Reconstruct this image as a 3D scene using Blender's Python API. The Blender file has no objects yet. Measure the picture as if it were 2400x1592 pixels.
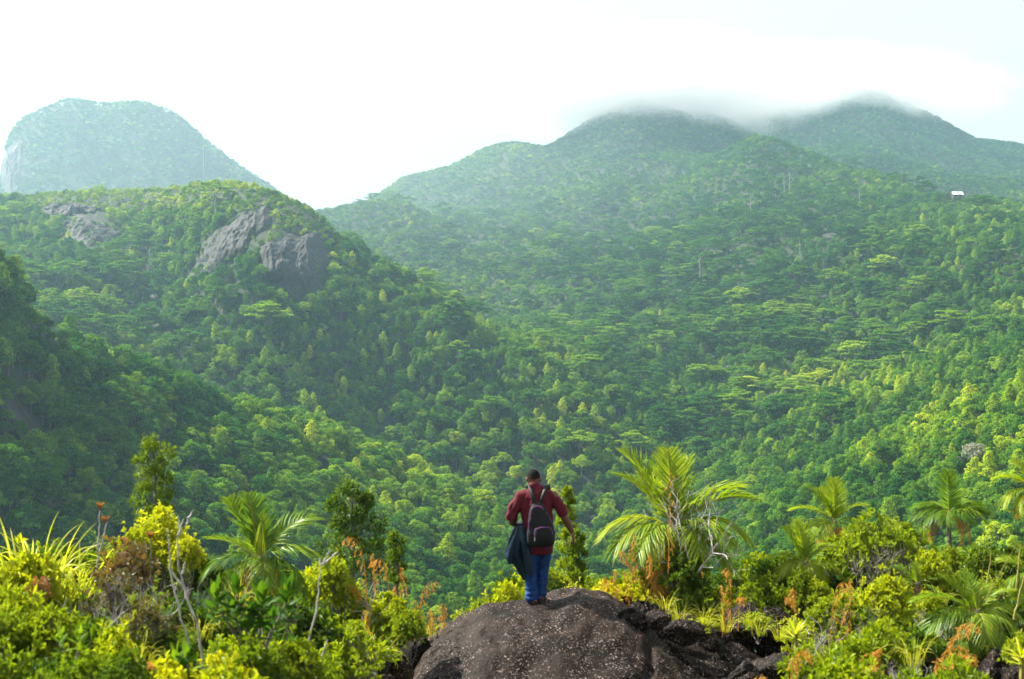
import bpy, math, random
import numpy as np
from mathutils import Vector, Matrix, Euler

R = math.radians
scene = bpy.context.scene
COL = scene.collection
rng = np.random.default_rng(7)
random.seed(7)

# ------------------------------------------------------------------ camera
FPX, CX, CY = 3333.0, 1200.0, 796.0          # focal length and centre, in pixels of the 2400 px photograph
cam_d = bpy.data.cameras.new('camera')
cam_d.lens = 50.0; cam_d.sensor_width = 36.0
cam_d.clip_start = 0.1; cam_d.clip_end = 20000
cam_d.dof.use_dof = True; cam_d.dof.focus_distance = 350.0; cam_d.dof.aperture_fstop = 4.0
cam = bpy.data.objects.new('camera', cam_d); COL.objects.link(cam)
cam.location = (0, 0, 0); cam.rotation_euler = (R(90), 0, 0)
scene.camera = cam

# ------------------------------------------------------------------ sky and sun
SUN_AZ, SUN_EL = R(-63), R(46)               # azimuth from the view direction (+Y), negative = to the left
sun_dir = Vector((math.sin(SUN_AZ)*math.cos(SUN_EL), math.cos(SUN_AZ)*math.cos(SUN_EL), math.sin(SUN_EL)))
world = bpy.data.worlds.new('World'); scene.world = world; world.use_nodes = True
wt = world.node_tree; wt.nodes.clear()
def wn(t, **k):
    n = wt.nodes.new(t)
    for a, b in k.items(): setattr(n, a, b)
    return n
w_out = wn('ShaderNodeOutputWorld'); w_mix = wn('ShaderNodeMixShader')
w_b1 = wn('ShaderNodeBackground'); w_b2 = wn('ShaderNodeBackground')
w_sky = wn('ShaderNodeTexSky', sky_type='NISHITA', sun_disc=False, sun_elevation=SUN_EL, sun_rotation=SUN_AZ)
w_b1.inputs['Strength'].default_value = 0.1
w_tc = wn('ShaderNodeTexCoord'); w_map = wn('ShaderNodeMapping'); w_map.inputs['Scale'].default_value = (1.6, 1.6, 5.0)
w_no = wn('ShaderNodeTexNoise'); w_no.inputs['Scale'].default_value = 1.3; w_no.inputs['Detail'].default_value = 4.0
w_ramp = wn('ShaderNodeValToRGB')
w_ramp.color_ramp.elements[0].position = 0.30; w_ramp.color_ramp.elements[0].color = (0.90, 0.865, 0.84, 1)
w_ramp.color_ramp.elements[1].position = 0.58; w_ramp.color_ramp.elements[1].color = (1.0, 0.975, 0.95, 1)
w_b2.inputs['Strength'].default_value = 0.285
w_mix.inputs[0].default_value = 0.975
L = wt.links.new
L(w_tc.outputs['Generated'], w_map.inputs['Vector']); L(w_map.outputs[0], w_no.inputs['Vector'])
L(w_no.outputs['Fac'], w_ramp.inputs[0]); L(w_ramp.outputs[0], w_b2.inputs['Color'])
L(w_sky.outputs[0], w_b1.inputs['Color']); L(w_b1.outputs[0], w_mix.inputs[1]); L(w_b2.outputs[0], w_mix.inputs[2])
L(w_mix.outputs[0], w_out.inputs['Surface'])

sun_d = bpy.data.lights.new('sun', 'SUN'); sun_d.energy = 5.0; sun_d.angle = R(1.0); sun_d.color = (1.0, 0.93, 0.80)
sun = bpy.data.objects.new('sun', sun_d); COL.objects.link(sun)
sun.rotation_euler = sun_dir.to_track_quat('Z', 'Y').to_euler(); sun.location = (-60, 60, 80)

scene.view_settings.view_transform = 'Standard'; scene.view_settings.look = 'None'
scene.view_settings.exposure = 1.85; scene.view_settings.gamma = 1.0; scene.view_settings.use_curve_mapping = False
scene.render.engine = 'CYCLES'
cy = scene.cycles
cy.use_denoising = True
cy.max_bounces = 10; cy.diffuse_bounces = 4; cy.glossy_bounces = 2; cy.transmission_bounces = 4
cy.transparent_max_bounces = 8; cy.volume_bounces = 5
cy.use_adaptive_sampling = True; cy.adaptive_threshold = 0.015
cy.volume_step_rate = 1.0; cy.volume_max_steps = 64
cy.caustics_reflective = False; cy.caustics_refractive = False

# ------------------------------------------------------------------ helpers
def link(o, parent=None):
    COL.objects.link(o)
    if parent is not None: o.parent = parent
    return o
def tag(o, label=None, cat=None, group=None, kind=None):
    if label: o['label'] = label
    if cat: o['category'] = cat
    if group: o['group'] = group
    if kind: o['kind'] = kind
    return o
def empty(name, loc, rz=0.0, s=1.0, label=None, cat=None, group=None):
    o = bpy.data.objects.new(name, None); o.empty_display_size = 0.2
    o.location = loc; o.rotation_euler = (0, 0, rz); o.scale = (s, s, s)
    link(o); return tag(o, label, cat, group)
def norm(v): return v / np.maximum(np.linalg.norm(v, axis=-1, keepdims=True), 1e-9)
def rnd_dirs(n, g=None): return norm((g or rng).normal(size=(n, 3)))
def P(px, py, d):                                # a pixel of the photograph at a depth, as a point of the place
    return np.array(((px-CX)/FPX*d, d, (CY-py)/FPX*d))

class MB:
    """collects vertices and faces; build() makes one mesh"""
    def __init__(s): s.V=[]; s.T=[]; s.Q=[]; s.tm=[]; s.qm=[]; s.tl=[]; s.ql=[]; s.n=0
    def add(s, V, F, mat=0, lv=0.5):
        V=np.asarray(V,float); F=np.asarray(F,int)
        if len(F)==0: return
        lvv = np.broadcast_to(np.asarray(lv,float), (len(F),))
        (s.T if F.shape[1]==3 else s.Q).append(F+s.n)
        (s.tm if F.shape[1]==3 else s.qm).append(np.full(len(F),mat))
        (s.tl if F.shape[1]==3 else s.ql).append(lvv)
        s.V.append(V); s.n+=len(V)
    def leaves(s, P0, D, N, Ln, W, fold=0.18, mat=0, lv=None, droop=0.0):
        P0=np.asarray(P0,float); n=len(P0)
        if n==0: return
        D=norm(np.asarray(D,float)); S=norm(np.cross(D,np.asarray(N,float))); N=np.cross(S,D)
        Ln=np.broadcast_to(np.asarray(Ln,float),(n,))[:,None]; W=np.broadcast_to(np.asarray(W,float),(n,))[:,None]
        mid=P0+D*Ln*0.55; tip=P0+D*Ln; tip=tip-np.array((0,0,1.0))*Ln*droop
        l=mid+S*W*0.5+N*W*fold; r=mid-S*W*0.5+N*W*fold
        V=np.stack((P0,r,tip,l),1).reshape(-1,3); i=np.arange(n)[:,None]*4
        F=np.concatenate((i+np.array([[0,1,2]]), i+np.array([[0,2,3]])),0)
        if lv is None: lv=rng.random(n)
        lv=np.broadcast_to(np.asarray(lv,float),(n,))
        s.add(V,F,mat,np.concatenate((lv,lv)))
    def tube(s, pts, rad, sides=5, mat=0, lv=0.5, cap=True):
        pts=np.asarray(pts,float); m=len(pts); rad=np.broadcast_to(np.asarray(rad,float),(m,))
        t=np.gradient(pts,axis=0); t=norm(t)
        up=np.array((0.31,0.17,0.93)) if abs(t[0,2])<0.9 else np.array((1.0,0.1,0))
        a=norm(np.cross(t,up)); b=np.cross(t,a)
        th=np.linspace(0,2*np.pi,sides,endpoint=False)
        ring=pts[:,None,:]+rad[:,None,None]*(np.cos(th)[None,:,None]*a[:,None,:]+np.sin(th)[None,:,None]*b[:,None,:])
        V=ring.reshape(-1,3); k=np.arange(m-1)[:,None]*sides; j=np.arange(sides)[None,:]; j2=(j+1)%sides
        F=np.stack((k+j,k+j2,k+sides+j2,k+sides+j),-1).reshape(-1,4)
        s.add(V,F,mat,lv)
        if cap:
            c=np.array([pts[-1]+t[-1]*rad[-1]*0.5]); o=(m-1)*sides
            s.add(np.concatenate((ring[-1],c)), [[q,(q+1)%sides,sides] for q in range(sides)], mat, lv)
            s.add(np.concatenate((ring[0],[pts[0]])), [[(q+1)%sides,q,sides] for q in range(sides)], mat, lv)
    def strip(s, pts, side, w, mat=0, lv=0.5, vee=0.0, nrm=None):
        """a long blade: pts (m,3), side (3,), widths (m,); vee lifts both edges"""
        pts=np.asarray(pts,float); m=len(pts); w=np.broadcast_to(np.asarray(w,float),(m,))[:,None]
        side=np.broadcast_to(np.asarray(side,float),(m,3)); t=norm(np.gradient(pts,axis=0)); n=norm(np.cross(side,t))
        V=np.concatenate((pts+side*w*0.5+n*w*vee, pts, pts-side*w*0.5+n*w*vee)); i=np.arange(m-1)
        F=np.concatenate((np.stack((i,i+1,m+i+1,m+i),1), np.stack((m+i,m+i+1,2*m+i+1,2*m+i),1)))
        s.add(V,F,mat,lv)
    def mesh(s, name, mats, smooth=False):
        me=bpy.data.meshes.new(name)
        V=np.concatenate(s.V) if s.V else np.zeros((0,3))
        T=np.concatenate(s.T) if s.T else np.zeros((0,3),int); Q=np.concatenate(s.Q) if s.Q else np.zeros((0,4),int)
        me.vertices.add(len(V)); me.vertices.foreach_set('co', V.ravel().astype(np.float32))
        nl=len(T)*3+len(Q)*4; me.loops.add(nl); me.loops.foreach_set('vertex_index', np.concatenate((T.ravel(),Q.ravel())).astype(np.int32))
        me.polygons.add(len(T)+len(Q))
        st=np.concatenate((np.arange(len(T))*3, len(T)*3+np.arange(len(Q))*4)).astype(np.int32)
        me.polygons.foreach_set('loop_start', st)
        mi=np.concatenate(s.tm+s.qm).astype(np.int32); me.polygons.foreach_set('material_index', mi)
        me.polygons.foreach_set('use_smooth', np.full(len(mi), smooth))
        a=me.attributes.new('lv','FLOAT','FACE'); a.data.foreach_set('value', np.concatenate(s.tl+s.ql).astype(np.float32))
        for m in (mats if isinstance(mats,(list,tuple)) else [mats]): me.materials.append(m)
        me.update(calc_edges=True); me.validate()
        return me
    def obj(s, name, mats, parent=None, smooth=False):
        o=bpy.data.objects.new(name, s.mesh(name, mats, smooth)); return link(o, parent)

def grid_faces(nu, nv, wrap=False):
    i=np.arange(nu-1)[:,None]; j=np.arange(nv if wrap else nv-1)[None,:]; j2=(j+1)%nv
    return np.stack((i*nv+j,(i+1)*nv+j,(i+1)*nv+j2,i*nv+j2),-1).reshape(-1,4)
def hash2(ix,iy,seed):
    h=(ix*374761393+iy*668265263+seed*1442695041)&0xffffffff
    h=((h^(h>>13))*1274126177)&0xffffffff
    return ((h^(h>>16))&0xffff)/65535.0
def vnoise(x,y,seed=0):
    x=np.asarray(x,float); y=np.asarray(y,float); ix=np.floor(x).astype(np.int64); iy=np.floor(y).astype(np.int64)
    fx=x-ix; fy=y-iy; fx=fx*fx*(3-2*fx); fy=fy*fy*(3-2*fy)
    a=hash2(ix,iy,seed); b=hash2(ix+1,iy,seed); c=hash2(ix,iy+1,seed); d=hash2(ix+1,iy+1,seed)
    return (a+(b-a)*fx+(c-a)*fy+(a-b-c+d)*fx*fy)*2-1
def fbm(x,y,oct=4,seed=0):
    v=0; a=1.0; t=0
    for o in range(oct):
        v=v+a*vnoise(np.asarray(x)*2**o,np.asarray(y)*2**o,seed+o*17); t+=a; a*=0.5
    return v/t

# ------------------------------------------------------------------ materials
def nt(name):
    m=bpy.data.materials.new(name); m.use_nodes=True; t=m.node_tree; t.nodes.clear()
    def n(ty, ins=None, **k):
        q=t.nodes.new(ty)
        for a,b in k.items(): setattr(q,a,b)
        for a,b in (ins or {}).items(): q.inputs[a].default_value=b
        return q
    out=n('ShaderNodeOutputMaterial')
    return m,t,n,t.links.new,out
def ramp(n, stops):
    r=n('ShaderNodeValToRGB'); e=r.color_ramp.elements
    while len(e)<len(stops): e.new(0.5)
    for q,(p,c) in zip(e,stops): q.position=p; q.color=(*c,1)
    return r
def leaf_mat(name, stops, trans=0.5, tcol=(1.25,1.15,0.45), gloss=0.08, rough=0.45, source='INSTANCER', patch=None):
    """two-sided leaf: diffuse + translucent + a little gloss; colour from tint (per tree) and lv (per leaf)"""
    m,t,n,l,out=nt(name)
    r=ramp(n,stops)
    lv=n('ShaderNodeAttribute',attribute_name='lv',attribute_type='GEOMETRY')
    if source=='INSTANCER':
        ti=n('ShaderNodeAttribute',attribute_name='tint',attribute_type='INSTANCER'); tint=ti.outputs['Fac']
    else:
        oi=n('ShaderNodeObjectInfo'); tint=oi.outputs['Random']
    a=n('ShaderNodeMath',operation='MULTIPLY_ADD'); a.inputs[1].default_value=0.42 if source!='INSTANCER' else 0.22
    l(lv.outputs['Fac'],a.inputs[0])
    b=n('ShaderNodeMath',operation='MULTIPLY'); b.inputs[1].default_value=0.58 if source!='INSTANCER' else 0.78
    l(tint,b.inputs[0]); l(b.outputs[0],a.inputs[2]); l(a.outputs[0],r.inputs[0])
    df=n('ShaderNodeBsdfDiffuse'); tr=n('ShaderNodeBsdfTranslucent'); gl=n('ShaderNodeBsdfGlossy',{'Roughness':rough,'Color':(0.9,0.95,0.9,1)})
    mul=n('ShaderNodeMix',data_type='RGBA',blend_type='MULTIPLY'); mul.inputs[0].default_value=1.0; mul.inputs[7].default_value=(*tcol,1)
    l(r.outputs[0],df.inputs['Color']); l(r.outputs[0],mul.inputs[6]); l(mul.outputs[2],tr.inputs['Color'])
    m1=n('ShaderNodeMixShader'); m1.inputs[0].default_value=trans; l(df.outputs[0],m1.inputs[1]); l(tr.outputs[0],m1.inputs[2])
    m2=n('ShaderNodeMixShader'); m2.inputs[0].default_value=gloss; l(m1.outputs[0],m2.inputs[1]); l(gl.outputs[0],m2.inputs[2])
    l((m2 if gloss>0 else m1).outputs[0],out.inputs['Surface'])
    return m
def plain_mat(name, c1, c2=None, scale=8.0, rough=0.8, bump=0.0, bscale=None, spec=0.3, detail=5.0, stretch=(1,1,1), dist=0.02):
    m,t,n,l,out=nt(name)
    b=n('ShaderNodeBsdfPrincipled',{'Roughness':rough}); b.inputs['Specular IOR Level'].default_value=spec
    tc=n('ShaderNodeTexCoord'); mp=n('ShaderNodeMapping'); mp.inputs['Scale'].default_value=stretch
    l(tc.outputs['Object'],mp.inputs['Vector'])
    no=n('ShaderNodeTexNoise',{'Scale':scale,'Detail':detail}); l(mp.outputs[0],no.inputs['Vector'])
    r=ramp(n,[(0.32,c1),(0.68,c2 or c1)]); l(no.outputs['Fac'],r.inputs[0]); l(r.outputs[0],b.inputs['Base Color'])
    if bump:
        n2=n('ShaderNodeTexNoise',{'Scale':bscale or scale*4,'Detail':4.0}); l(mp.outputs[0],n2.inputs['Vector'])
        bp=n('ShaderNodeBump',{'Strength':bump,'Distance':dist}); l(n2.outputs['Fac'],bp.inputs['Height']); l(bp.outputs[0],b.inputs['Normal'])
    l(b.outputs[0],out.inputs['Surface'])
    return m
# ------------------------------------------------------------------ terrain: one sheet, ridge and valley lines in order of depth
def line(pts): 
    a=np.array(pts,float); return a
Z=lambda d,z: CY-z/d*FPX       # picture row of a point z metres above eye level at depth d
PXG=np.arange(-700,3101,10.0)
def feat(pts):
    """(px, depth, row) -> depth, z along PXG"""
    a=np.array(pts,float); d=np.interp(PXG,a[:,0],a[:,1]); py=np.interp(PXG,a[:,0],a[:,2]); return d,(CY-py)/FPX*d
def const(d,z): return np.full(len(PXG),float(d)),np.full(len(PXG),float(z))
def dip(f,g,t,drop,w):
    """a hollow between two lines; w weights it along the picture"""
    d=f[0]*(1-t)+g[0]*t; z=f[1]*(1-t)+g[1]*t-drop*np.interp(PXG,*zip(*w)); return d,z
CRESTC=feat([(-700,290,60),(-400,300,330),(-150,315,490),(0,330,582),(60,335,655),(150,345,752),(230,355,815),(400,378,880),(500,392,915),(640,412,952),(750,427,985),
    (850,440,1025),(950,450,1065),(1050,452,1110),(1200,446,1180),(1350,430,1245),(1480,415,1300),(1600,405,1285),(1720,400,1215),(1800,398,1155),(1950,396,1075),(2100,394,1000),(2250,390,940),(2400,385,890),(2700,370,790),(3100,350,650)])
FOOT=feat([(-700,200,1480),(0,215,1480),(400,240,1480),(800,262,1500),(1200,290,1520),(1480,300,1520),(1800,272,1500),(2100,235,1470),(2400,210,1440),(3100,190,1350)])
CRESTB=feat([(-700,920,400),(0,900,466),(100,890,452),(230,880,446),(330,870,446),(430,800,434),(500,745,420),(570,720,418),(640,705,436),(740,700,482),(800,700,545),(850,698,578),(950,692,630),(1050,662,700),(1150,642,772),(1250,620,828),
    (1330,604,885),(1420,590,945),(1500,585,1000),(1600,580,1030),(1700,580,1010),(1900,585,940),(2100,590,860),(2300,590,800),(2400,590,770),(2700,590,690),(3100,590,620)])
FOOTB=feat([(-700,520,600),(0,520,790),(200,520,830),(400,520,905),(640,525,975),(850,530,1045),(1050,525,1125),(1200,515,1190),(1400,495,1250),(1480,490,1262),(1600,485,1225),(1720,480,1170),(1950,475,1050),(2100,470,980),(2400,465,870),(2700,460,770),(3100,450,640)])
RIDGE=feat([(-700,1250,520),(600,1250,530),(680,1250,492),(745,1250,470),(800,1250,468),(950,1250,482),(1030,1240,512),(1100,1220,545),(1200,1200,560),(1400,1250,525),(1600,1350,430),(1700,1400,365),(1760,1410,337),(1830,1380,352),(1900,1320,378),
    (2050,1200,402),(2150,1110,445),(2240,1030,468),(2330,1010,478),(2400,1000,492),(2700,1000,520),(3100,1000,540)])
FARA=feat([(-700,1500,640),(-150,1500,600),(-20,1500,520),(2,1510,450),(14,1520,335),(55,1540,290),(110,1560,264),(165,1560,247),(240,1560,258),(330,1560,256),(405,1560,277),(455,1560,318),(505,1560,362),(560,1560,402),(612,1560,436),(670,1570,480),(740,1600,520),(800,1650,520),(862,1700,474),
    (950,1720,426),(1080,1740,397),(1150,1750,352),(1200,1750,337),(1280,1750,331),(1350,1750,294),(1392,1750,262),(1440,1750,244),(1500,1750,238),(1560,1750,256),(1640,1750,268),(1700,1750,280),(1745,1750,306),(1800,1750,355),(1900,1730,395),(2050,1650,400),(2240,1550,440),(2400,1500,450),(3100,1500,520)])
FARD=feat([(-700,2300,560),(1300,2300,480),(1500,2300,360),(1650,2300,284),(1750,2300,260),(1850,2300,246),(1930,2300,234),(1985,2300,220),(2030,2300,212),(2078,2300,218),(2115,2300,252),(2200,2280,294),(2290,2260,330),(2400,2240,345),(2600,2200,400),(3100,2200,520)])
feats=[const(-30,-2.0),const(0,-1.75),const(6,-2.45),const(10,-3.25),const(16,-4.15),const(22,-5.1),const(30,-8.0),const(48,-17),const(90,-36),(0.75*FOOT[0],FOOT[1]-12),FOOT,
       tuple(0.5*(a+b) for a,b in zip(FOOT,CRESTC)),CRESTC,
       dip(CRESTC,FOOTB,0.5,1.0,[(-700,22),(0,20),(500,16),(1000,10),(1350,3),(1600,2),(1720,8),(2000,11),(2400,12),(3100,12)]),FOOTB,
       dip(FOOTB,CRESTB,0.55,1.0,[(-700,0),(100,0),(220,-4),(330,10),(430,2),(520,-14),(620,-22),(720,-18),(850,-10),(1000,-4),(1400,0),(1700,0),(2000,-5),(3100,-5)]),CRESTB,
       dip(CRESTB,RIDGE,0.4,1.0,[(-700,30),(0,30),(600,35),(800,40),(1000,34),(1250,22),(1420,9),(1520,2),(1700,0),(1900,-6),(2200,-14),(3100,-14)]),
       dip(CRESTB,RIDGE,0.75,1.0,[(-700,10),(600,12),(1000,12),(1400,4),(1700,0),(2200,-8),(3100,-8)]),RIDGE,
       dip(RIDGE,FARA,0.4,1.0,[(-700,20),(600,30),(800,60),(900,40),(1000,24),(1200,6),(1600,0),(1700,14),(1830,34),(2000,40),(2240,30),(3100,25)]),FARA,
       dip(FARA,FARD,0.45,1.0,[(-700,60),(700,60),(1200,50),(1500,40),(1700,34),(1800,16),(2000,10),(3100,10)]),FARD,
       (FARD[0]+500,FARD[1]-180),(FARD[0]+1800,FARD[1]*0-260)]
FD=np.stack([f[0] for f in feats]); FZ=np.stack([f[1] for f in feats])
NEAR=6; NF=len(feats)
nsub=[3,4,5,6,7,7,6,6,7,8,14,14,10,9,16,16,16,14,18,18,26,14,26,8,5]
assert len(nsub)==NF-1
# smooth along the picture
def smooth_x(a,k):
    for _ in range(k):
        p=np.pad(a,((0,0),(1,1)),mode='edge'); a=(p[:,:-2]+2*p[:,1:-1]+p[:,2:])/4
    return a
FD=smooth_x(FD,6); FZ=smooth_x(FZ,2)
# monotone cubic through the lines of every column
def pchip(xk,yk,seg,t):
    h=np.diff(xk,axis=0); dl=np.diff(yk,axis=0)/h
    m=np.zeros_like(yk)
    a,b=dl[:-1],dl[1:]; w1=2*h[1:]+h[:-1]; w2=h[1:]+2*h[:-1]
    ok=(a*b)>0
    m[1:-1]=np.where(ok,(w1+w2)/np.where(ok,w1/np.where(a==0,1,a)+w2/np.where(b==0,1,b),1),0)
    m[0]=dl[0]; m[-1]=dl[-1]
    hh=h[seg]; t2=t*t; t3=t2*t
    return (2*t3-3*t2+1)*yk[seg]+(t3-2*t2+t)*hh*m[seg]+(-2*t3+3*t2)*yk[seg+1]+(t3-t2)*hh*m[seg+1]
rows_d=[];rows_z=[];rows_f=[]
for sgi,k in enumerate(nsub):
    for q in range(k):
        t=q/k; rows_d.append(FD[sgi]*(1-t)+FD[sgi+1]*t); rows_z.append(pchip(FD,FZ,sgi,t)); rows_f.append(sgi+t)
rows_d.append(FD[-1]); rows_z.append(FZ[-1]); rows_f.append(NF-1)
TD=np.stack(rows_d); TZ=np.stack(rows_z); TF=np.array(rows_f)           # (rows, columns)
TX=(PXG[None,:]-CX)/FPX*np.maximum(TD,14.0)                             # behind 14 m the sheet keeps its width
TX=np.where(TD<14,(PXG[None,:]-CX)/FPX*(14+0*TD)+0*TD,TX)
# relief: gullies and spurs growing with distance
amp=np.clip((TD-60)/400,0,1)*np.clip(TD*0.0055,0,9)
TZ=TZ+amp*fbm(TX/np.clip(TD*0.13,30,150),TD/np.clip(TD*0.13,30,150),4,3)*1.1
rid=1-np.abs(fbm((TX+0.35*TD)/170,(TD-0.2*TX)/420,3,40))*2.2
TZ=TZ+np.clip((TD-700)/500,0,1)*13*(rid-0.4)
TZ=TZ-np.interp(TD,(60,180,450,700),(0,7.5,7.5,6.0))                                      # the crests above are those of the tree tops
near_w=np.clip((40-TD)/20,0,1)*np.clip(TD/3,0,1)
TZ=TZ+near_w*0.22*fbm(TX/2.2,TD/2.2,4,9)
NR,NC=TD.shape
tV=np.stack((TX,TD,TZ),-1)
def g_height(x,y):
    """height of the sheet at a place (scalar)"""
    dd=max(y,14.0); c=(x/dd*FPX+CX-PXG[0])/10.0; c=min(max(c,0),NC-1.001); i=int(c); f=c-i
    out=0
    for k,w in ((i,1-f),(i+1,f)): out+=w*np.interp(y,TD[:,k],TZ[:,k])
    return float(out)
mt,t_,n_,l_,o_=nt('forest floor')
b_=n_('ShaderNodeBsdfPrincipled',{'Roughness':0.95}); tc_=n_('ShaderNodeTexCoord')
no_=n_('ShaderNodeTexNoise',{'Scale':0.35,'Detail':8.0}); l_(tc_.outputs['Object'],no_.inputs['Vector'])
r_=ramp(n_,[(0.35,(0.007,0.016,0.005)),(0.55,(0.014,0.026,0.007)),(0.7,(0.026,0.026,0.012))]); l_(no_.outputs['Fac'],r_.inputs[0]); l_(r_.outputs[0],b_.inputs['Base Color'])
n2_=n_('ShaderNodeTexNoise',{'Scale':2.0,'Detail':8.0}); l_(tc_.outputs['Object'],n2_.inputs['Vector'])
bp_=n_('ShaderNodeBump',{'Strength':0.8,'Distance':0.5}); l_(n2_.outputs['Fac'],bp_.inputs['Height']); l_(bp_.outputs[0],b_.inputs['Normal']); l_(b_.outputs[0],o_.inputs['Surface'])
M_FLOOR=mt
mb=MB(); mb.add(tV.reshape(-1,3),grid_faces(NR,NC)[:,::-1],0,0.5)
terrain=mb.obj('terrain',M_FLOOR,smooth=True); tag(terrain,'forested mountain terrain falling from the rocky lookout into a valley and rising to cloudy peaks',None,None,'structure')

# haze over the whole place, peaks included
def volume_mat(name,col,dens,g):
    m,t,n,l,out=nt(name); v=n('ShaderNodeVolumePrincipled'); v.inputs['Color'].default_value=(*col,1); v.inputs['Density'].default_value=dens; v.inputs['Anisotropy'].default_value=g
    l(v.outputs[0],out.inputs['Volume']); return m,t,n,l,v
HAZE=0.00019
mh,*_=volume_mat('haze air',(0.50,0.80,0.99),HAZE,0.62)
def box_obj(name,lo,hi,mat):
    lo=np.array(lo);hi=np.array(hi); c=np.array([[x,y,z] for x in (0,1) for y in (0,1) for z in (0,1)]); V=lo+(hi-lo)*c
    b=MB(); b.add(V,[[0,1,3,2],[4,6,7,5],[0,4,5,1],[2,3,7,6],[0,2,6,4],[1,5,7,3]]); return b.obj(name,mat)
zlo=float(TZ.min())-2
haze=box_obj('haze',(-2700,-60,zlo),(2700,4500,480),mh); tag(haze,'thin bluish haze filling the valley air','haze',None,'stuff')
del haze['category']
# ------------------------------------------------------------------ forest
G1=(0.011,0.046,0.014); G2=(0.033,0.12,0.017); G3=(0.108,0.225,0.016); G4=(0.30,0.40,0.018); G5=(0.52,0.52,0.028)
M_FOR=leaf_mat('forest leaves',[(0.0,G1),(0.3,G2),(0.55,G3),(0.8,G4),(1.0,G5)],trans=0.48,tcol=(1.25,1.32,0.45),gloss=0.0)
M_BARK=plain_mat('forest bark',(0.10,0.09,0.07),(0.22,0.20,0.17),2.0,0.9)
M_SNAG=plain_mat('weathered dead wood',(0.22,0.21,0.19),(0.36,0.35,0.32),3.0,0.9)

def lump_leaves(mb,c,r,n,L,flat=1.0,mat=0,g=None,up=0.25,lv0=0.0,jit=0.24):
    g=g or rng; d=rnd_dirs(n,g); d[:,2]=np.where(d[:,2]<-0.35,-d[:,2],d[:,2])
    p=c+d*np.array(r)*(0.75+0.35*g.random((n,1)))
    nn=norm(d+jit*1.4*g.normal(size=(n,3))+np.array((0,0,up)))
    t=norm(np.cross(nn,rnd_dirs(n,g)))
    mb.leaves(p-t*L*0.5,t,nn,L*(0.7+0.6*g.random(n)),L*(0.6+0.4*g.random(n)),0.12,mat,np.clip(lv0+g.random(n),0,1))
def broadleaf(seed,H=9.0,Rr=4.0,lumps=24,per=64,L=0.55,conical=0.0):
    g=np.random.default_rng(seed); cr=MB(); tr=MB()
    ch=H*0.62; cz=H*0.62
    tr.tube([(0,0,-1.5),(0.1,0,H*0.3),(0.2*g.normal(),0.2*g.normal(),H*0.75)],[0.22,0.17,0.06],5,0)
    for i in range(lumps):
        u=g.random(); th=2.4*i+g.random()*0.8; ph=math.asin(min(1,-0.35+1.35*(i+0.5)/lumps))
        rr=Rr*(0.45+0.55*g.random())*(1-conical*max(0,math.sin(ph)))
        c=np.array((math.cos(th)*math.cos(ph)*rr,math.sin(th)*math.cos(ph)*rr,cz+math.sin(ph)*ch*0.5*(0.8+0.4*g.random())))
        s=Rr*(0.15+0.24*g.random()); lump_leaves(cr,c,(s*(0.8+0.5*g.random()),s*(0.8+0.5*g.random()),s*0.75),per,L,g=g,lv0=g.normal()*0.18)
        if i%6==0: tr.tube([(0,0,H*0.35),c*np.array((0.5,0.5,0.8)),c],[0.07,0.05,0.02],4,0)
    return tr,cr
def slender(seed,H=13.0,Rr=2.2,L=0.5):
    g=np.random.default_rng(seed); cr=MB(); tr=MB()
    tr.tube([(0,0,-1.5),(0,0.1,H*0.5),(0.1,0,H*0.95)],[0.17,0.12,0.03],5,0)
    for i in range(20):
        z=H*(0.35+0.62*i/19); rr=Rr*math.sin(math.pi*(0.16+0.80*(i/19)))*(0.6+0.6*g.random()); th=2.4*i
        c=np.array((math.cos(th)*rr*0.7,math.sin(th)*rr*0.7,z)); s=0.55+0.55*rr*0.6
        lump_leaves(cr,c,(s,s,s*0.9),50,L,g=g,lv0=g.normal()*0.15)
        tr.tube([(0,0,z-0.8),c],[0.05,0.02],3,0)
    return tr,cr
def umbrella(seed,H=15.0,Rr=7.5,pads=22,per=170,L=0.66):
    g=np.random.default_rng(seed); cr=MB(); tr=MB()
    fork=H*0.42
    tr.tube([(0,0,-2),(0.15,0.1,fork*0.5),(0.1,-0.1,fork)],[0.28,0.22,0.17],6,0)
    tops=[]
    for i in range(pads):
        th=2.399*i+0.4*g.random(); q=math.sqrt((i+0.6)/pads); rr=Rr*q*(0.85+0.25*g.random())
        z=H*(1.0-0.28*q*q)+g.normal()*0.85-(0.12*H if g.random()<0.25 else 0)
        tops.append((np.array((math.cos(th)*rr,math.sin(th)*rr,z)),q))
    limbs=[]
    for k in range(6):
        th=k*1.05+0.5*g.random(); e=np.array((math.cos(th)*Rr*0.42,math.sin(th)*Rr*0.42,H*0.80)); limbs.append(e)
        mid=np.array((e[0]*0.42,e[1]*0.42,fork+(e[2]-fork)*0.55))
        tr.tube([(0.1,-0.1,fork-0.3),mid,e],[0.12,0.08,0.04],5,0)
    for c,q in tops:
        e=min(limbs,key=lambda a:np.linalg.norm(a[:2]-c[:2]))
        tr.tube([e,(e+c)/2+np.array((0,0,-0.25)),c-np.array((0,0,0.15))],[0.04,0.03,0.015],4,0)
        s=Rr*(0.20+0.13*g.random()); n=per; a=g.random(n)*6.283; r=np.sqrt(g.random(n))*s
        el=0.75+0.5*g.random(); p=c+np.stack((np.cos(a)*r*el,np.sin(a)*r/el,g.normal(size=n)*0.16-0.10*(r/s)**2*s),1)
        nn=norm(np.array((0,0,1.0))+0.42*g.normal(size=(n,3))); t=norm(np.cross(nn,rnd_dirs(n,g)))
        cr.leaves(p-t*L*0.5,t,nn,L*(0.8+0.6*g.random(n)),L*(0.7+0.4*g.random(n)),0.1,0,np.clip(g.random(n)+g.normal()*0.12,0,1))
    return tr,cr
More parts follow.
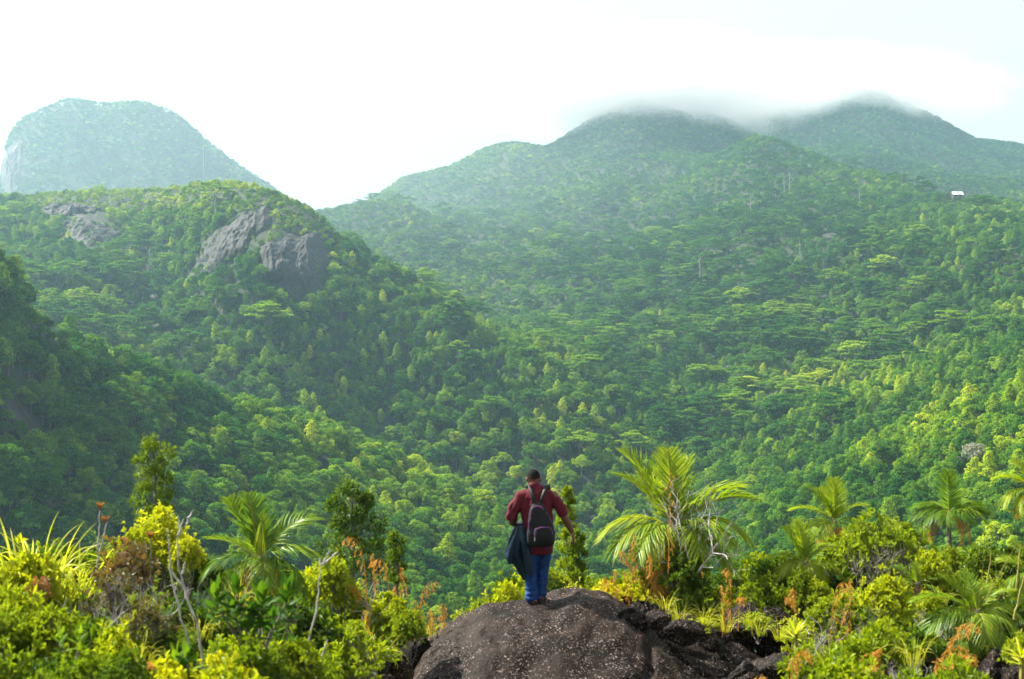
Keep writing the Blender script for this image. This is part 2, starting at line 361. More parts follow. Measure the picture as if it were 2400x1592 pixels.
def far_palm(seed,H=8.0):
    g=np.random.default_rng(seed); cr=MB(); tr=MB()
    tr.tube([(0,0,-1.5),(0.1,0,H*0.5),(0.15,0.1,H)],[0.14,0.11,0.09],5,0)
    for k in range(13):
        th=k*2.4; el=0.9-0.11*k; ln=2.6; s=np.linspace(0,1,7)
        h=np.array((math.cos(th),math.sin(th),0)); e=el-1.6*s**1.4*1.0
        pts=np.array((0.15,0.1,H))+np.cumsum(np.stack((h[0]*np.cos(e),h[1]*np.cos(e),np.sin(e)),1)*ln/7,0)
        sd=np.array((-h[1],h[0],0)); 
        for j in range(1,7):
            for sg in (-1,1):
                nq=3; pp=np.repeat(pts[j:j+1],nq,0)+g.normal(size=(nq,3))*0.08
                cr.leaves(pp,sd*sg*0.8+h*0.5+np.array((0,0,-0.5))+g.normal(size=(nq,3))*0.1,np.tile((0,0,1.0),(nq,1)),0.75,0.16,0.1)
    return tr,cr
def snag(seed,H=11.0):
    g=np.random.default_rng(seed); tr=MB()
    tr.tube([(0,0,-1),(0.2,0,H*0.4),(0.3*g.normal(),0.2,H)],[0.26,0.20,0.05],6,0)
    for k in range(7):
        z=H*(0.35+0.09*k); th=k*2.2; ln=H*(0.32-0.02*k); e=np.array((math.cos(th)*ln*0.6,math.sin(th)*ln*0.6,z+ln*0.8))
        tr.tube([(0.15,0,z),e*np.array((0.5,0.5,1))-np.array((0,0,ln*0.25)),e],[0.11,0.08,0.03],4,0)
        tr.tube([e*np.array((0.7,0.7,1))-np.array((0,0,ln*0.2)),e+np.array((g.normal()*0.6,g.normal()*0.6,1.0))],[0.05,0.02],3,0)
    return tr,None

KINDS={}
KINDS['broad']=[broadleaf(100+i,H=8.5+0.5*i,Rr=3.7+0.25*(i%3),lumps=26,per=62,conical=0.25*(i%2)) for i in range(5)]
KINDS['slender']=[slender(130+i) for i in range(3)]
KINDS['umbrella']=[umbrella(150+i,H=13.5+1.0*i,Rr=6.5+0.6*i) for i in range(4)]
KINDS['far']=[broadleaf(170+i,H=7.5,Rr=3.8,lumps=14,per=22,L=0.95) for i in range(4)]
KINDS['palm']=[far_palm(180+i,6.5+i) for i in range(2)]
PROTO=bpy.data.collections.new('forest tree sources')
order=[]; SPLIT={}
for k in ('broad','slender','umbrella','far','palm'):
    for i,(tr,cr) in enumerate(KINDS[k]):
        both=MB(); both.V=tr.V+[v for v in cr.V]; both.n=tr.n+cr.n
        both.T=tr.T+[f+tr.n for f in cr.T]; both.Q=tr.Q+[f+tr.n for f in cr.Q]
        both.tm=[np.ones_like(a) for a in tr.tm]+cr.tm; both.qm=[np.ones_like(a) for a in tr.qm]+cr.qm
        both.tl=tr.tl+cr.tl; both.ql=tr.ql+cr.ql
        o=bpy.data.objects.new('%02d_tree'%len(order),both.mesh('tree',[M_FOR,M_BARK])); PROTO.objects.link(o)
        SPLIT[(k,i)]=(tr.mesh('trunk',[M_BARK]),cr.mesh('crown',[M_FOR])); order.append((k,i))
IDX={q:i for i,q in enumerate(order)}

# where no tree stands: bare granite on the hills (picture ellipse, kept to its hill by depth)
ROCKS=[ # px, py, rx, ry, depth range, tilt
 (548,560,112,40,560,900,-38),(695,622,84,82,520,800,0),(215,545,74,34,600,860,10),(165,492,70,14,600,900,0),(110,760,38,75,280,370,-18),(25,980,62,52,250,330,0),(30,395,26,62,1300,1600,8)]
def in_rock(px,py,d,grow=1.0):
    for (cx,cy_,rx,ry,d0,d1,tl) in ROCKS:
        if d0<=d<=d1:
            a=R(tl); u=(px-cx)*math.cos(a)+(py-cy_)*math.sin(a); v=-(px-cx)*math.sin(a)+(py-cy_)*math.cos(a)
            if (u/(rx*grow))**2+(v/(ry*grow))**2<1: return True
    return False
# sample the sheet by area, cell by cell, keep what can be seen
slope=TZ/np.maximum(TD,1); runmax=np.maximum.accumulate(np.where(TD<45,-9,slope),0)
A=tV[1:,:-1]-tV[:-1,:-1]; B=tV[:-1,1:]-tV[:-1,:-1]; area=np.linalg.norm(np.cross(A,B),axis=-1)
dc=TD[:-1,:-1]; colpx=np.broadcast_to(PXG[None,:-1],dc.shape)
spacing=np.where(dc<500,3.35,np.where(dc<800,3.4,np.where(dc<1100,3.8,4.3))); dens=1/spacing**2
dens=np.where(dc<75,0,dens)
vis=(slope[:-1,:-1]+16/np.maximum(dc,1))>runmax[:-1,:-1]
inview=(colpx>-260)&(colpx<2660)&(dc<2420)&vis
lam=area*dens*inview
cnt=rng.poisson(lam); ii,jj=np.nonzero(cnt); rep=np.repeat(np.arange(len(ii)),cnt[ii,jj]); ii=ii[rep]; jj=jj[rep]
u=rng.random(len(ii))[:,None]; v=rng.random(len(ii))[:,None]
pos=tV[ii,jj]*(1-u)*(1-v)+tV[ii+1,jj]*u*(1-v)+tV[ii,jj+1]*(1-u)*v+tV[ii+1,jj+1]*u*v
dpos=pos[:,1]; ppx=CX+pos[:,0]/dpos*FPX; ppy=CY-pos[:,2]/dpos*FPX
n1=fbm(pos[:,0]/60,dpos/60,3,70); n2=fbm(pos[:,0]/28,dpos/28,3,90)
def blob(cx,cy_,rx,ry): return np.exp(-(((ppx-cx)/rx)**2+((ppy-cy_)/ry)**2))
pu=0.02+0.55*blob(330,680,260,130)*(dpos>430)+0.85*blob(1750,720,420,180)*(dpos>430)+0.5*blob(1000,960,150,50)*(dpos>430)+0.75*blob(1680,1010,260,60)+0.35*blob(1150,560,260,60)+0.35*blob(2350,1180,60,60)
pu=np.where(dpos>1500,0,pu)
ps=0.10+0.35*blob(900,870,250,90)+0.25*blob(2000,1000,300,120)+0.15*blob(1400,1000,200,60)
pick=rng.random(len(pos))
kind=np.full(len(pos),'broad',dtype=object)
kind[dpos>880]='far'
kind[(pick<ps)&(dpos<900)]='slender'
kind[(pick>0.985)&(dpos<480)&(ppx<900)]='palm'
um=(rng.random(len(pos))<np.clip(pu+0.25*n1,0,0.95)*0.115)&(pu>0.05)&(dpos<1500)
kind[um]='umbrella'
# thin the low trees out under umbrellas so their pads show above dark gaps
keep=np.ones(len(pos),bool); tuft=np.zeros(len(pos),bool)
keep&=~((kind!='umbrella')&(pu>0.3)&(rng.random(len(pos))<0.28))
for q in range(len(pos)):
    if 240<dpos[q]<1650 and any(in_rock(ppx[q],ppy[q]-(hh/dpos[q]*FPX),dpos[q],1.0 if kind[q]!='umbrella' else 1.5) for hh in (2,5)):
        if rng.random()<0.66 or kind[q]!='broad': keep[q]=False
        else: tuft[q]=True
sc=np.where(kind=='umbrella',0.55+0.6*rng.random(len(pos)),0.40+0.56*rng.random(len(pos))**1.6)
sc=np.where(tuft,0.38,sc)
# low scrub on the knolls round the granite and on the highest ridges
sc=np.where(kind!='umbrella',sc*np.interp(dpos,(450,700,1400),(1.0,0.86,0.84)),sc*0.92)
low=blob(560,450,260,45)*(dpos>600)*(dpos<900)+blob(690,560,110,60)*(dpos>560)*(dpos<900)+blob(200,470,130,40)*(dpos>600)*(dpos<900)
sc=np.where(low>0.25,sc*0.55,sc); kind[(low>0.25)&(kind!='broad')]='broad'
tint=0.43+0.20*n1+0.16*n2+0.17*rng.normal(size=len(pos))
tint+=0.28*np.clip(low,0,1)+np.where(kind=='slender',0.16,0)+np.where(kind=='umbrella',-0.03,0)  # sunlight on the knoll crowns painted as yellower scrub; tree kinds keep own tone
tint+=0.34*blob(1960,930,190,45)*(dpos>430)+0.26*blob(2150,1080,260,90)*(dpos<430)+0.16*blob(1000,1150,260,120)*(dpos<470)  # sunlit patch and sunlit near slope painted in as a brighter tint
tint-=0.16*blob(200,1000,420,160)*(dpos<400)+0.14*blob(2150,330,350,90)*(dpos>1200)  # shade on the near slope and the far peak painted in as darker tint
tint-=0.10*np.clip((dpos-620)/400,0,1)*np.clip((ppx-1150)/300,0,1)  # cloud shadow over the upper right slopes, painted into the tree colour
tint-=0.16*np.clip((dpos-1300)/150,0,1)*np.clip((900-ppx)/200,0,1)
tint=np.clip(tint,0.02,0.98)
# clear view of the hut on the hill
keep&=~((np.abs(ppx-2243)<14)&(dpos>990)&(dpos<1010))
sc=np.where((np.abs(ppx-2243)<45)&(dpos>900)&(dpos<1003),np.minimum(sc,0.42),sc)
# individuals: the trees that show largest; the rest is one mass
size=np.where(kind=='umbrella',15,np.where(kind=='slender',11,9))*sc/dpos
shown=(dpos<900)&keep&(ppx>-30)&(ppx<2430)&(ppy<1400)
slp=(pos[:,2]+7)/dpos
ci=np.clip(((ppx-PXG[0])/10).astype(int),0,NC-1); ri=np.clip(ii-2,0,NR-1)
shown&=slp>runmax[ri,ci]+0.004
indiv=np.zeros(len(pos),bool)
for k,lim in (('broad',300),('umbrella',300),('slender',220),('palm',60)):
    q=np.nonzero(shown&(kind==k))[0]; q=q[np.argsort(-size[q])][:lim]; indiv[q]=True
GROUPS={}
def place_words(x,y,d):
    if d<470 and x<1330: return ('in the shaded forest on the near slope','trees on the shaded near slope')
    if d<470: return ('in the sunlit forest beyond the palms','trees on the sunlit near slope')
    if x<1350: return ('on the hillside below the bare granite faces','trees below the granite faces')
    return ('on the wide valley side beneath the cloudy peak','trees on the wide valley side')
KW={'broad':('broadleaf_tree','rounded green broadleaf tree','tree'),'umbrella':('umbrella_tree','flat-topped umbrella tree','tree'),'slender':('slender_tree','tall narrow light green tree','tree'),'palm':('forest_palm','small dark palm','palm tree')}
for q in np.nonzero(indiv)[0]:
    k=kind[q]; nm,lab,cat=KW[k]; i=int(rng.integers(len(KINDS[k]))); w,gw=place_words(ppx[q],ppy[q],dpos[q])
    e=empty(nm,pos[q],rng.random()*6.283,sc[q],lab+' '+w,cat,lab.split(' with ')[0]+' group, '+gw)
    a,b=SPLIT[(k,i)]
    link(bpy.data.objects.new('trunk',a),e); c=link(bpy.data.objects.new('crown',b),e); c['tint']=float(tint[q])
rest=np.nonzero(keep&~indiv)[0]
fm=bpy.data.meshes.new('forest'); fm.vertices.add(len(rest)); fm.vertices.foreach_set('co',pos[rest].astype(np.float32).ravel())
idx=np.array([IDX[(kind[q],int(rng.integers(len(KINDS[kind[q]]))))] for q in rest],np.int32)
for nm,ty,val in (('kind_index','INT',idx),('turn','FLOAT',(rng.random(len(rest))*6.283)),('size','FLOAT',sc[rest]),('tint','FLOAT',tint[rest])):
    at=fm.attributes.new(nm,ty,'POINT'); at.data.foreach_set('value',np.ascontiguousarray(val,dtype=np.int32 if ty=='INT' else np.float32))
forest=link(bpy.data.objects.new('forest',fm)); tag(forest,'dense green tropical forest covering the hills and the valley',None,None,'stuff')
ng=bpy.data.node_groups.new('forest scatter','GeometryNodeTree')
ng.interface.new_socket('Geometry',in_out='INPUT',socket_type='NodeSocketGeometry'); ng.interface.new_socket('Geometry',in_out='OUTPUT',socket_type='NodeSocketGeometry')
gi=ng.nodes.new('NodeGroupInput'); go=ng.nodes.new('NodeGroupOutput'); iop=ng.nodes.new('GeometryNodeInstanceOnPoints')
ciN=ng.nodes.new('GeometryNodeCollectionInfo'); ciN.inputs['Collection'].default_value=PROTO; ciN.inputs['Separate Children'].default_value=True; ciN.inputs['Reset Children'].default_value=True
def named(nm,ty):
    n=ng.nodes.new('GeometryNodeInputNamedAttribute'); n.data_type=ty; n.inputs['Name'].default_value=nm; return n.outputs['Attribute']
cmb=ng.nodes.new('ShaderNodeCombineXYZ'); GL=ng.links.new
GL(named('turn','FLOAT'),cmb.inputs['Z']); GL(gi.outputs[0],iop.inputs['Points']); GL(ciN.outputs[0],iop.inputs['Instance'])
iop.inputs['Pick Instance'].default_value=True; GL(named('kind_index','INT'),iop.inputs['Instance Index'])
GL(cmb.outputs[0],iop.inputs['Rotation']); GL(named('size','FLOAT'),iop.inputs['Scale']); GL(iop.outputs[0],go.inputs[0])
md=forest.modifiers.new('scatter','NODES'); md.node_group=ng
print('forest',len(rest),'individual',int(indiv.sum()),{k:int((kind==k).sum()) for k in KINDS})
# ------------------------------------------------------------------ bare granite on the hills
def granite_mat(name,c1,c2,c3,scale):
    m,t,n,l,out=nt(name); b=n('ShaderNodeBsdfPrincipled',{'Roughness':0.85}); tc=n('ShaderNodeTexCoord')
    mp=n('ShaderNodeMapping'); mp.inputs['Scale'].default_value=(1,1,0.10); l(tc.outputs['Object'],mp.inputs['Vector'])
    n1=n('ShaderNodeTexNoise',{'Scale':scale,'Detail':6.0}); l(mp.outputs[0],n1.inputs['Vector'])
    r=ramp(n,[(0.40,c1),(0.54,c2),(0.68,c3)]); l(n1.outputs['Fac'],r.inputs[0])
    n2=n('ShaderNodeTexNoise',{'Scale':scale*0.35,'Detail':6.0}); l(tc.outputs['Object'],n2.inputs['Vector'])
    r2=ramp(n,[(0.38,(0.55,0.55,0.55)),(0.62,(1,1,1))]); l(n2.outputs['Fac'],r2.inputs[0])
    mx=n('ShaderNodeMix',data_type='RGBA',blend_type='MULTIPLY'); mx.inputs[0].default_value=1.0; l(r.outputs[0],mx.inputs[6]); l(r2.outputs[0],mx.inputs[7])
    l(mx.outputs[2],b.inputs['Base Color']); bp=n('ShaderNodeBump',{'Strength':1.0,'Distance':2.5}); l(n1.outputs['Fac'],bp.inputs['Height']); l(bp.outputs[0],b.inputs['Normal'])
    l(b.outputs[0],out.inputs['Surface']); return m
M_GRAN=granite_mat('streaked granite',(0.003,0.002,0.003),(0.005,0.003,0.004),(0.016,0.0115,0.013),0.24)
M_GRAN2=granite_mat('pale granite',(0.012,0.010,0.008),(0.035,0.028,0.022),(0.085,0.07,0.055),0.25)
def hit(px,py,d0,d1):
    """first place of the sheet along a sight line, between two depths"""
    c=min(max((px-PXG[0])/10.0,0),NC-1.001); i=int(c); f=c-i
    d=TD[:,i]*(1-f)+TD[:,i+1]*f; z=TZ[:,i]*(1-f)+TZ[:,i+1]*f; k=(d>=d0)&(d<=d1); d=d[k]; z=z[k]; s=z/d; want=(CY-py)/FPX
    if s[0]>=want: return d[0]
    up=np.nonzero(s>=want)[0]
    if len(up)==0: return d[int(np.argmax(s))]
    q=up[0]; a=(want-s[q-1])/(s[q]-s[q-1]); return d[q-1]+(d[q]-d[q-1])*a
RL=['long sloping streaked granite face on the wooded hill','steep dark granite cliff at the shoulder of the wooded hill','rounded brown granite face among the trees on the far hill','thin strip of bare rock above the rounded granite face','dark granite cliff high on the shaded near slope','low dark rock face in the shade of the near slope','pale vertical cliff at the edge of the hazy far mountain']
for (cx,cy_,rx,ry,d0,d1,tl),lab in zip(ROCKS,RL):
    nu,nv=56,90; a=R(tl); dm=hit(cx,cy_,d0,d1); V=[];Bk=[]; sd=int(cx)
    bulge=0.24*min(rx,ry)/FPX*dm+4.0
    for i in range(nu):
        r=1.18*i/(nu-1)
        for j in range(nv):
            th=2*math.pi*j/nv; k=r*(1+0.16*math.sin(3*th+sd)+0.10*math.sin(7*th+sd*2))
            u=k*math.cos(th)*rx; v=k*math.sin(th)*ry; px=cx+u*math.cos(a)-v*math.sin(a); py=cy_+u*math.sin(a)+v*math.cos(a)
            d=hit(px,py,d0,d1); p=P(px,py,d); p[2]=g_height(p[0],p[1])
            w=max(0,1-min(1,r)**2.4); nrm=norm(np.array((-0.1,-1.0,0.38)))
            V.append(p+nrm*(bulge*w**0.5-1.5+ (3.4*(0.5-np.abs(vnoise(p[0]/3.4+0.1*p[2],p[2]/19,sd)))+2.6*vnoise(p[0]/9,p[2]/9,sd+5)+1.0*vnoise(p[0]/1.6,p[2]/3.6,sd+9)+0.6*vnoise(p[0]/0.7,p[2]/1.4,sd+11))*min(1,dm/700)*w)); Bk.append(p+np.array((0,6.0,-3.0)))
    F=grid_faces(nu,nv,True); F=np.concatenate((F[:,::-1],F+nu*nv)); rim=(nu-1)*nv; j=np.arange(nv); j2=(j+1)%nv
    F=np.concatenate((F,np.stack((rim+j,rim+j2,nu*nv+rim+j2,nu*nv+rim+j),1)))
    b=MB(); b.add(np.array(V+Bk),F); o=b.obj('granite_cliff',M_GRAN2 if d0>1200 else M_GRAN,smooth=False); tag(o,lab,'rock face')

# ------------------------------------------------------------------ dead trees on the far slopes
SN=[snag(300+i)[0].mesh('trunk',[M_SNAG]) for i in range(4)]
snags=[(1817,470,1250,'pale dead tree, left of the three bare trunks on the slope'),(1838,464,1250,'pale dead tree, middle of the three bare trunks on the slope'),(1851,466,1250,'pale dead tree, last of the three bare trunks on the slope'),
 (2143,462,1120,'leaning dead white tree left of the white hut'),(2112,458,1130,'small dead white tree next to the leaning one'),(1760,520,1100,'forked grey dead tree standing among umbrella trees'),(2015,490,1080,'bare grey tree below the leaning dead tree'),
 (1640,670,800,'tall pale dead trunk in the middle of the valley side'),(1875,650,760,'crooked pale dead trunk in the dark gap of the slope'),(1930,640,770,'straight pale dead trunk in the dark gap of the slope'),(350,668,620,'silvery bare tree under the granite face'),(1922,360,2000,'bare tree on the dark flank below the cloud')]
for i,(px,py,d,lab) in enumerate(snags):
    dd=hit(px,py,d-260,d+350); x=(px-CX)/FPX*dd; e=empty('dead_tree',(x,dd,g_height(x,dd)+2.5),i*1.7,1.15+0.25*(i%3),lab,'dead tree'); link(bpy.data.objects.new('trunk',SN[i%4]),e)
# pale blossom tree on the near sunlit slope
tr,cr=broadleaf(411,H=9,Rr=3.6,lumps=26,per=70,L=0.4)
M_PALE=leaf_mat('pale blossom leaves',[(0.0,(0.12,0.13,0.09)),(0.5,(0.27,0.27,0.20)),(1.0,(0.42,0.40,0.32))],trans=0.3,tcol=(1,1,0.9),gloss=0)
dd=hit(2282,1125,230,380); x=(2282-CX)/FPX*dd; e=empty('blossom_tree',(x,dd,g_height(x,dd)),0.4,0.95,'pale greyish blossoming tree standing in the sunlit green slope','tree')
tr.obj('trunk',M_BARK,e); c=cr.obj('crown',M_PALE,e); c['tint']=0.5

# ------------------------------------------------------------------ hut on the hill
M_ROOF=plain_mat('white roof sheet',(0.72,0.74,0.76),(0.85,0.86,0.88),1.5,0.5)
M_HUT=plain_mat('dark hut boards',(0.05,0.045,0.04),(0.11,0.09,0.08),2.0,0.9)
def boxes(mb,lo,hi,mat=0):
    lo=np.array(lo,float);hi=np.array(hi,float); c=np.array([[x,y,z] for x in (0,1) for y in (0,1) for z in (0,1)]); mb.add(lo+(hi-lo)*c,[[0,1,3,2],[4,6,7,5],[0,4,5,1],[2,3,7,6],[0,2,6,4],[1,5,7,3]],mat)
dd=1000.0; x=(2243-CX)/FPX*dd; zg=P(2243,464,dd)[2]
hut=empty('hut',(x,dd,zg),R(4),1.0,'small white-roofed hut standing above the trees on the far hill','hut')
b=MB(); boxes(b,(-3.4,-1.8,-9),(3.4,1.8,2.1)); b.obj('wall',M_HUT,hut)
b=MB()
for s in (-1,1):
    V=[(-3.9,s*2.6,1.95),(3.9,s*2.6,1.95),(3.9,0,4.3),(-3.9,0,4.3)]; V=np.array(V); N=np.array((0,s*0.7,0.71))*0.12
    b.add(np.concatenate((V,V+N)),[[0,1,2,3],[7,6,5,4],[0,4,5,1],[2,6,7,3],[1,5,6,2],[3,7,4,0]])
rf=b.obj('roof',M_ROOF,hut)
b=MB(); boxes(b,(-0.7,-2.4,3.3),(0.9,-1.6,3.75)); b.obj('roof_vent',M_HUT,rf)
for xx in (-2.0,1.9): 
    b=MB(); boxes(b,(xx-0.45,-1.86,0.5),(xx+0.45,-1.803,1.5)); b.obj('window',plain_mat('hut glass',(0.02,0.03,0.04),None,1,0.2),hut)
b=MB(); boxes(b,(-0.45,-1.87,-0.2),(0.45,-1.803,1.8)); b.obj('door',M_BARK,hut)
# radio mast
M_MAST=plain_mat('galvanised mast',(0.42,0.43,0.44),(0.5,0.5,0.5),1.0,0.6)
dd=hit(477,446,600,900)+8; x=(477-CX)/FPX*dd; zg=g_height(x,dd); top=P(477,285,dd)[2]
mast=empty('radio_mast',(x,dd,zg-1),0,1.0,'thin grey radio mast rising from the wooded hill before the hazy mountain','mast'); H=top-zg+1
b=MB()
for k in range(3): b.tube([(0.16*math.cos(k*2.09),0.16*math.sin(k*2.09),0),(0.16*math.cos(k*2.09),0.16*math.sin(k*2.09),H*0.8)],0.045,4)
b.obj('tower',M_MAST,mast)
b=MB()
for q in np.arange(0.5,H*0.8,0.8):
    for k in range(3):
        a=k*2.09;c=a+2.09; b.tube([(0.16*math.cos(a),0.16*math.sin(a),q),(0.16*math.cos(c),0.16*math.sin(c),q+0.8)],0.022,3,cap=False)
b.obj('bracing',M_MAST,mast); b=MB(); b.tube([(0,0,H*0.78),(0,0,H)],0.05,5); b.obj('aerial',M_MAST,mast)

# ------------------------------------------------------------------ cloud on the peaks
def cloud_obj(name,c,r,dens,lab,seed):
    m,t,n,l,v=volume_mat(name,(0.70,0.87,1.0) if dens<0.01 else (0.86,0.87,0.88),0.02,0.5 if dens<0.01 else 0.2)
    tc=n('ShaderNodeTexCoord'); ln=n('ShaderNodeVectorMath',operation='LENGTH'); l(tc.outputs['Object'],ln.inputs[0])
    mp=n('ShaderNodeMapping'); mp.inputs['Location'].default_value=(seed,seed*2,0); mp.inputs['Scale'].default_value=(r[0]/48,r[1]/60,r[2]/30); l(tc.outputs['Object'],mp.inputs['Vector'])
    no=n('ShaderNodeTexNoise',{'Scale':1.0,'Detail':4.0,'Roughness':0.55}); l(mp.outputs[0],no.inputs['Vector'])
    ad=n('ShaderNodeMath',operation='MULTIPLY_ADD'); ad.inputs[1].default_value=1.8; l(no.outputs['Fac'],ad.inputs[0]); ad.inputs[2].default_value=-0.90
    su=n('ShaderNodeMath',operation='ADD'); l(ln.outputs['Value'],su.inputs[0]); l(ad.outputs[0],su.inputs[1])
    mr=n('ShaderNodeMapRange',interpolation_type='SMOOTHSTEP'); mr.inputs['From Min'].default_value=1.05; mr.inputs['From Max'].default_value=0.5; mr.inputs['To Min'].default_value=0.0; mr.inputs['To Max'].default_value=dens
    edge=n('ShaderNodeMapRange',interpolation_type='SMOOTHSTEP'); edge.inputs['From Min'].default_value=1.0; edge.inputs['From Max'].default_value=0.35; l(ln.outputs['Value'],edge.inputs['Value'])
    l(su.outputs[0],mr.inputs['Value']); mu=n('ShaderNodeMath',operation='MULTIPLY'); l(mr.outputs[0],mu.inputs[0]); l(edge.outputs[0],mu.inputs[1]); l(mu.outputs[0],v.inputs['Density'])
    b=MB(); nu,nv=24,36; ph=np.linspace(-math.pi/2,math.pi/2,nu)[:,None]; th=np.linspace(0,2*math.pi,nv,endpoint=False)[None,:]
    V=np.stack((np.cos(ph)*np.cos(th),np.cos(ph)*np.sin(th),np.sin(ph)+0*th),-1).reshape(-1,3); b.add(V,grid_faces(nu,nv,True)[:,::-1])
    o=b.obj('cloud_bank',m); o.location=c; o.scale=r; tag(o,lab,None,None,'stuff'); return o
cloud_obj('mist in the saddle',(-240,1130,140),(540,500,190),0.00024,'luminous mist veil over the far left mountain and the saddle',21.0)
cloud_obj('cloud over front peak',(150,1705,301),(280,230,76),0.026,'white cloud wrapping the top of the nearer peak',5.3)
cloud_obj('cloud over back peak',(430,2215,383),(420,230,84),0.018,'long white cloud lying across the far peak',11.0)
# ------------------------------------------------------------------ foreground: rock, boulders
def speckled_rock(name,dark=1.0):
    m,t,n,l,out=nt(name); b=n('ShaderNodeBsdfPrincipled',{'Roughness':0.62}); b.inputs['Specular IOR Level'].default_value=0.08
    tc=n('ShaderNodeTexCoord'); o=tc.outputs['Object']
    n1=n('ShaderNodeTexNoise',{'Scale':1.6,'Detail':7.0,'Roughness':0.65}); l(o,n1.inputs['Vector'])
    r1=ramp(n,[(0.34,(0.016*dark,0.010*dark,0.008*dark)),(0.5,(0.070*dark,0.044*dark,0.034*dark)),(0.68,(0.19*dark,0.128*dark,0.10*dark))]); l(n1.outputs['Fac'],r1.inputs[0])
    vo=n('ShaderNodeTexVoronoi',{'Scale':22.0,'Randomness':1.0}); l(o,vo.inputs['Vector'])
    ns=n('ShaderNodeTexNoise',{'Scale':42.0,'Detail':3.0,'Roughness':0.6}); l(o,ns.inputs['Vector'])
    rv=ramp(n,[(0.0,(0,0,0)),(0.555,(0,0,0)),(0.66,(1,1,1))]); l(ns.outputs['Fac'],rv.inputs[0])
    sp=n('ShaderNodeSeparateColor'); l(vo.outputs['Color'],sp.inputs[0])
    gt=n('ShaderNodeMapRange'); gt.inputs['From Min'].default_value=0.05; gt.inputs['From Max'].default_value=0.9; l(sp.outputs[0],gt.inputs['Value'])
    n3=n('ShaderNodeTexNoise',{'Scale':2.6,'Detail':4.0}); l(o,n3.inputs['Vector']); r3=ramp(n,[(0.30,(0,0,0)),(0.55,(1,1,1))]); l(n3.outputs['Fac'],r3.inputs[0])
    k=n('ShaderNodeMath',operation='MULTIPLY'); l(rv.outputs[0],k.inputs[0]); l(gt.outputs[0],k.inputs[1])
    k2=n('ShaderNodeMath',operation='MULTIPLY'); l(k.outputs[0],k2.inputs[0]); l(r3.outputs[0],k2.inputs[1])
    mx=n('ShaderNodeMix',data_type='RGBA'); mx.inputs[7].default_value=(0.40,0.32,0.28,1); l(k2.outputs[0],mx.inputs[0]); l(r1.outputs[0],mx.inputs[6])
    # pale lichen patches
    n4=n('ShaderNodeTexNoise',{'Scale':0.9,'Detail':8.0,'Roughness':0.7}); l(o,n4.inputs['Vector']); r4=ramp(n,[(0.66,(0,0,0)),(0.76,(1,1,1))]); l(n4.outputs['Fac'],r4.inputs[0])
    mx2=n('ShaderNodeMix',data_type='RGBA'); mx2.inputs[7].default_value=(0.40,0.37,0.38,1); l(r4.outputs[0],mx2.inputs[0]); l(mx.outputs[2],mx2.inputs[6])
    l(mx2.outputs[2],b.inputs['Base Color'])
    n5=n('ShaderNodeTexNoise',{'Scale':30.0,'Detail':6.0}); l(o,n5.inputs['Vector'])
    b1=n('ShaderNodeBump',{'Strength':0.8,'Distance':0.02}); l(n5.outputs['Fac'],b1.inputs['Height'])
    b2=n('ShaderNodeBump',{'Strength':0.7,'Distance':0.012}); l(k.outputs[0],b2.inputs['Height']); l(b1.outputs[0],b2.inputs['Normal']); l(b2.outputs[0],b.inputs['Normal'])
    l(b.outputs[0],out.inputs['Surface']); return m
M_ROCK=speckled_rock('speckled brown granite',0.14); M_ROCKD=speckled_rock('dark weathered granite',0.095)
# the dome: crest as seen against the bushes, falling towards the lookout and away behind
crest=np.array([(900,1700),(940,1610),(962,1568),(985,1530),(1000,1506),(1040,1473),(1075,1452),(1100,1444),(1130,1430),(1165,1424),(1200,1421),(1233,1417),(1262,1412),(1290,1409),(1320,1404),(1351,1401),(1385,1406),(1420,1411),(1450,1419),(1490,1438),(1530,1462),(1570,1485),(1620,1508),(1680,1530),(1740,1560),(1800,1600),(1850,1650),(1900,1720)],float)
DC=18.8
def dome_z(x,y):
    d=y; px=CX+x/DC*FPX
    zc=(CY-np.interp(px,crest[:,0],crest[:,1]))/FPX*DC
    t=(y-DC)
    front=np.where(t<0,-0.13*t*t,-0.22*t*t)
    side=0.0
    return zc+front
xs=np.linspace(-1.75,3.95,190); ys=np.linspace(12.6,21.2,170); XX,YY=np.meshgrid(xs,ys,indexing='ij')
XX2=XX+0.05*fbm(XX*2,YY*2,2,5)
ZZ=dome_z(XX2,YY)+0.085*fbm(XX*3.2,YY*3.2,5,21)+0.02*(0.5-np.abs(fbm(XX*6,YY*2.4,4,29)))+0.13*fbm(XX*1.1,YY*1.1,3,22)+0.010*fbm(XX*14,YY*14,3,25)
ZZ-=0.08*np.clip(1-np.abs((XX-1.62)-0.20*(YY-17)-0.15*fbm(XX,YY*1.3,3,8))/0.10,0,1)*np.clip((YY-14.2)/2,0,1)          # cracks towards the broken side
ZZ-=0.06*np.clip(1-np.abs((XX+0.62)+0.10*(YY-17)-0.12*fbm(XX,YY*1.5,3,18))/0.07,0,1)*np.clip((18.3-YY)/2,0,1)
ZZ=np.maximum(ZZ,-6.6); V=np.stack((XX,YY,ZZ),-1).reshape(-1,3); nx,ny=XX.shape; F=grid_faces(nx,ny)
Vb=V.copy(); Vb[:,2]=-6.8; b=MB(); ring=np.concatenate((np.arange(ny),np.arange(1,nx)*ny+ny-1,(nx-1)*ny+np.arange(ny-2,-1,-1),np.arange(nx-2,0,-1)*ny))
F2=np.stack((ring,np.roll(ring,-1),np.roll(ring,-1)+nx*ny,ring+nx*ny),1)
b.add(np.concatenate((V,Vb)),np.concatenate((F[:,::1],F2)))
rock=b.obj('granite_dome',M_ROCK,smooth=True); tag(rock,'large speckled brown granite dome that the hiker stands on','rock')
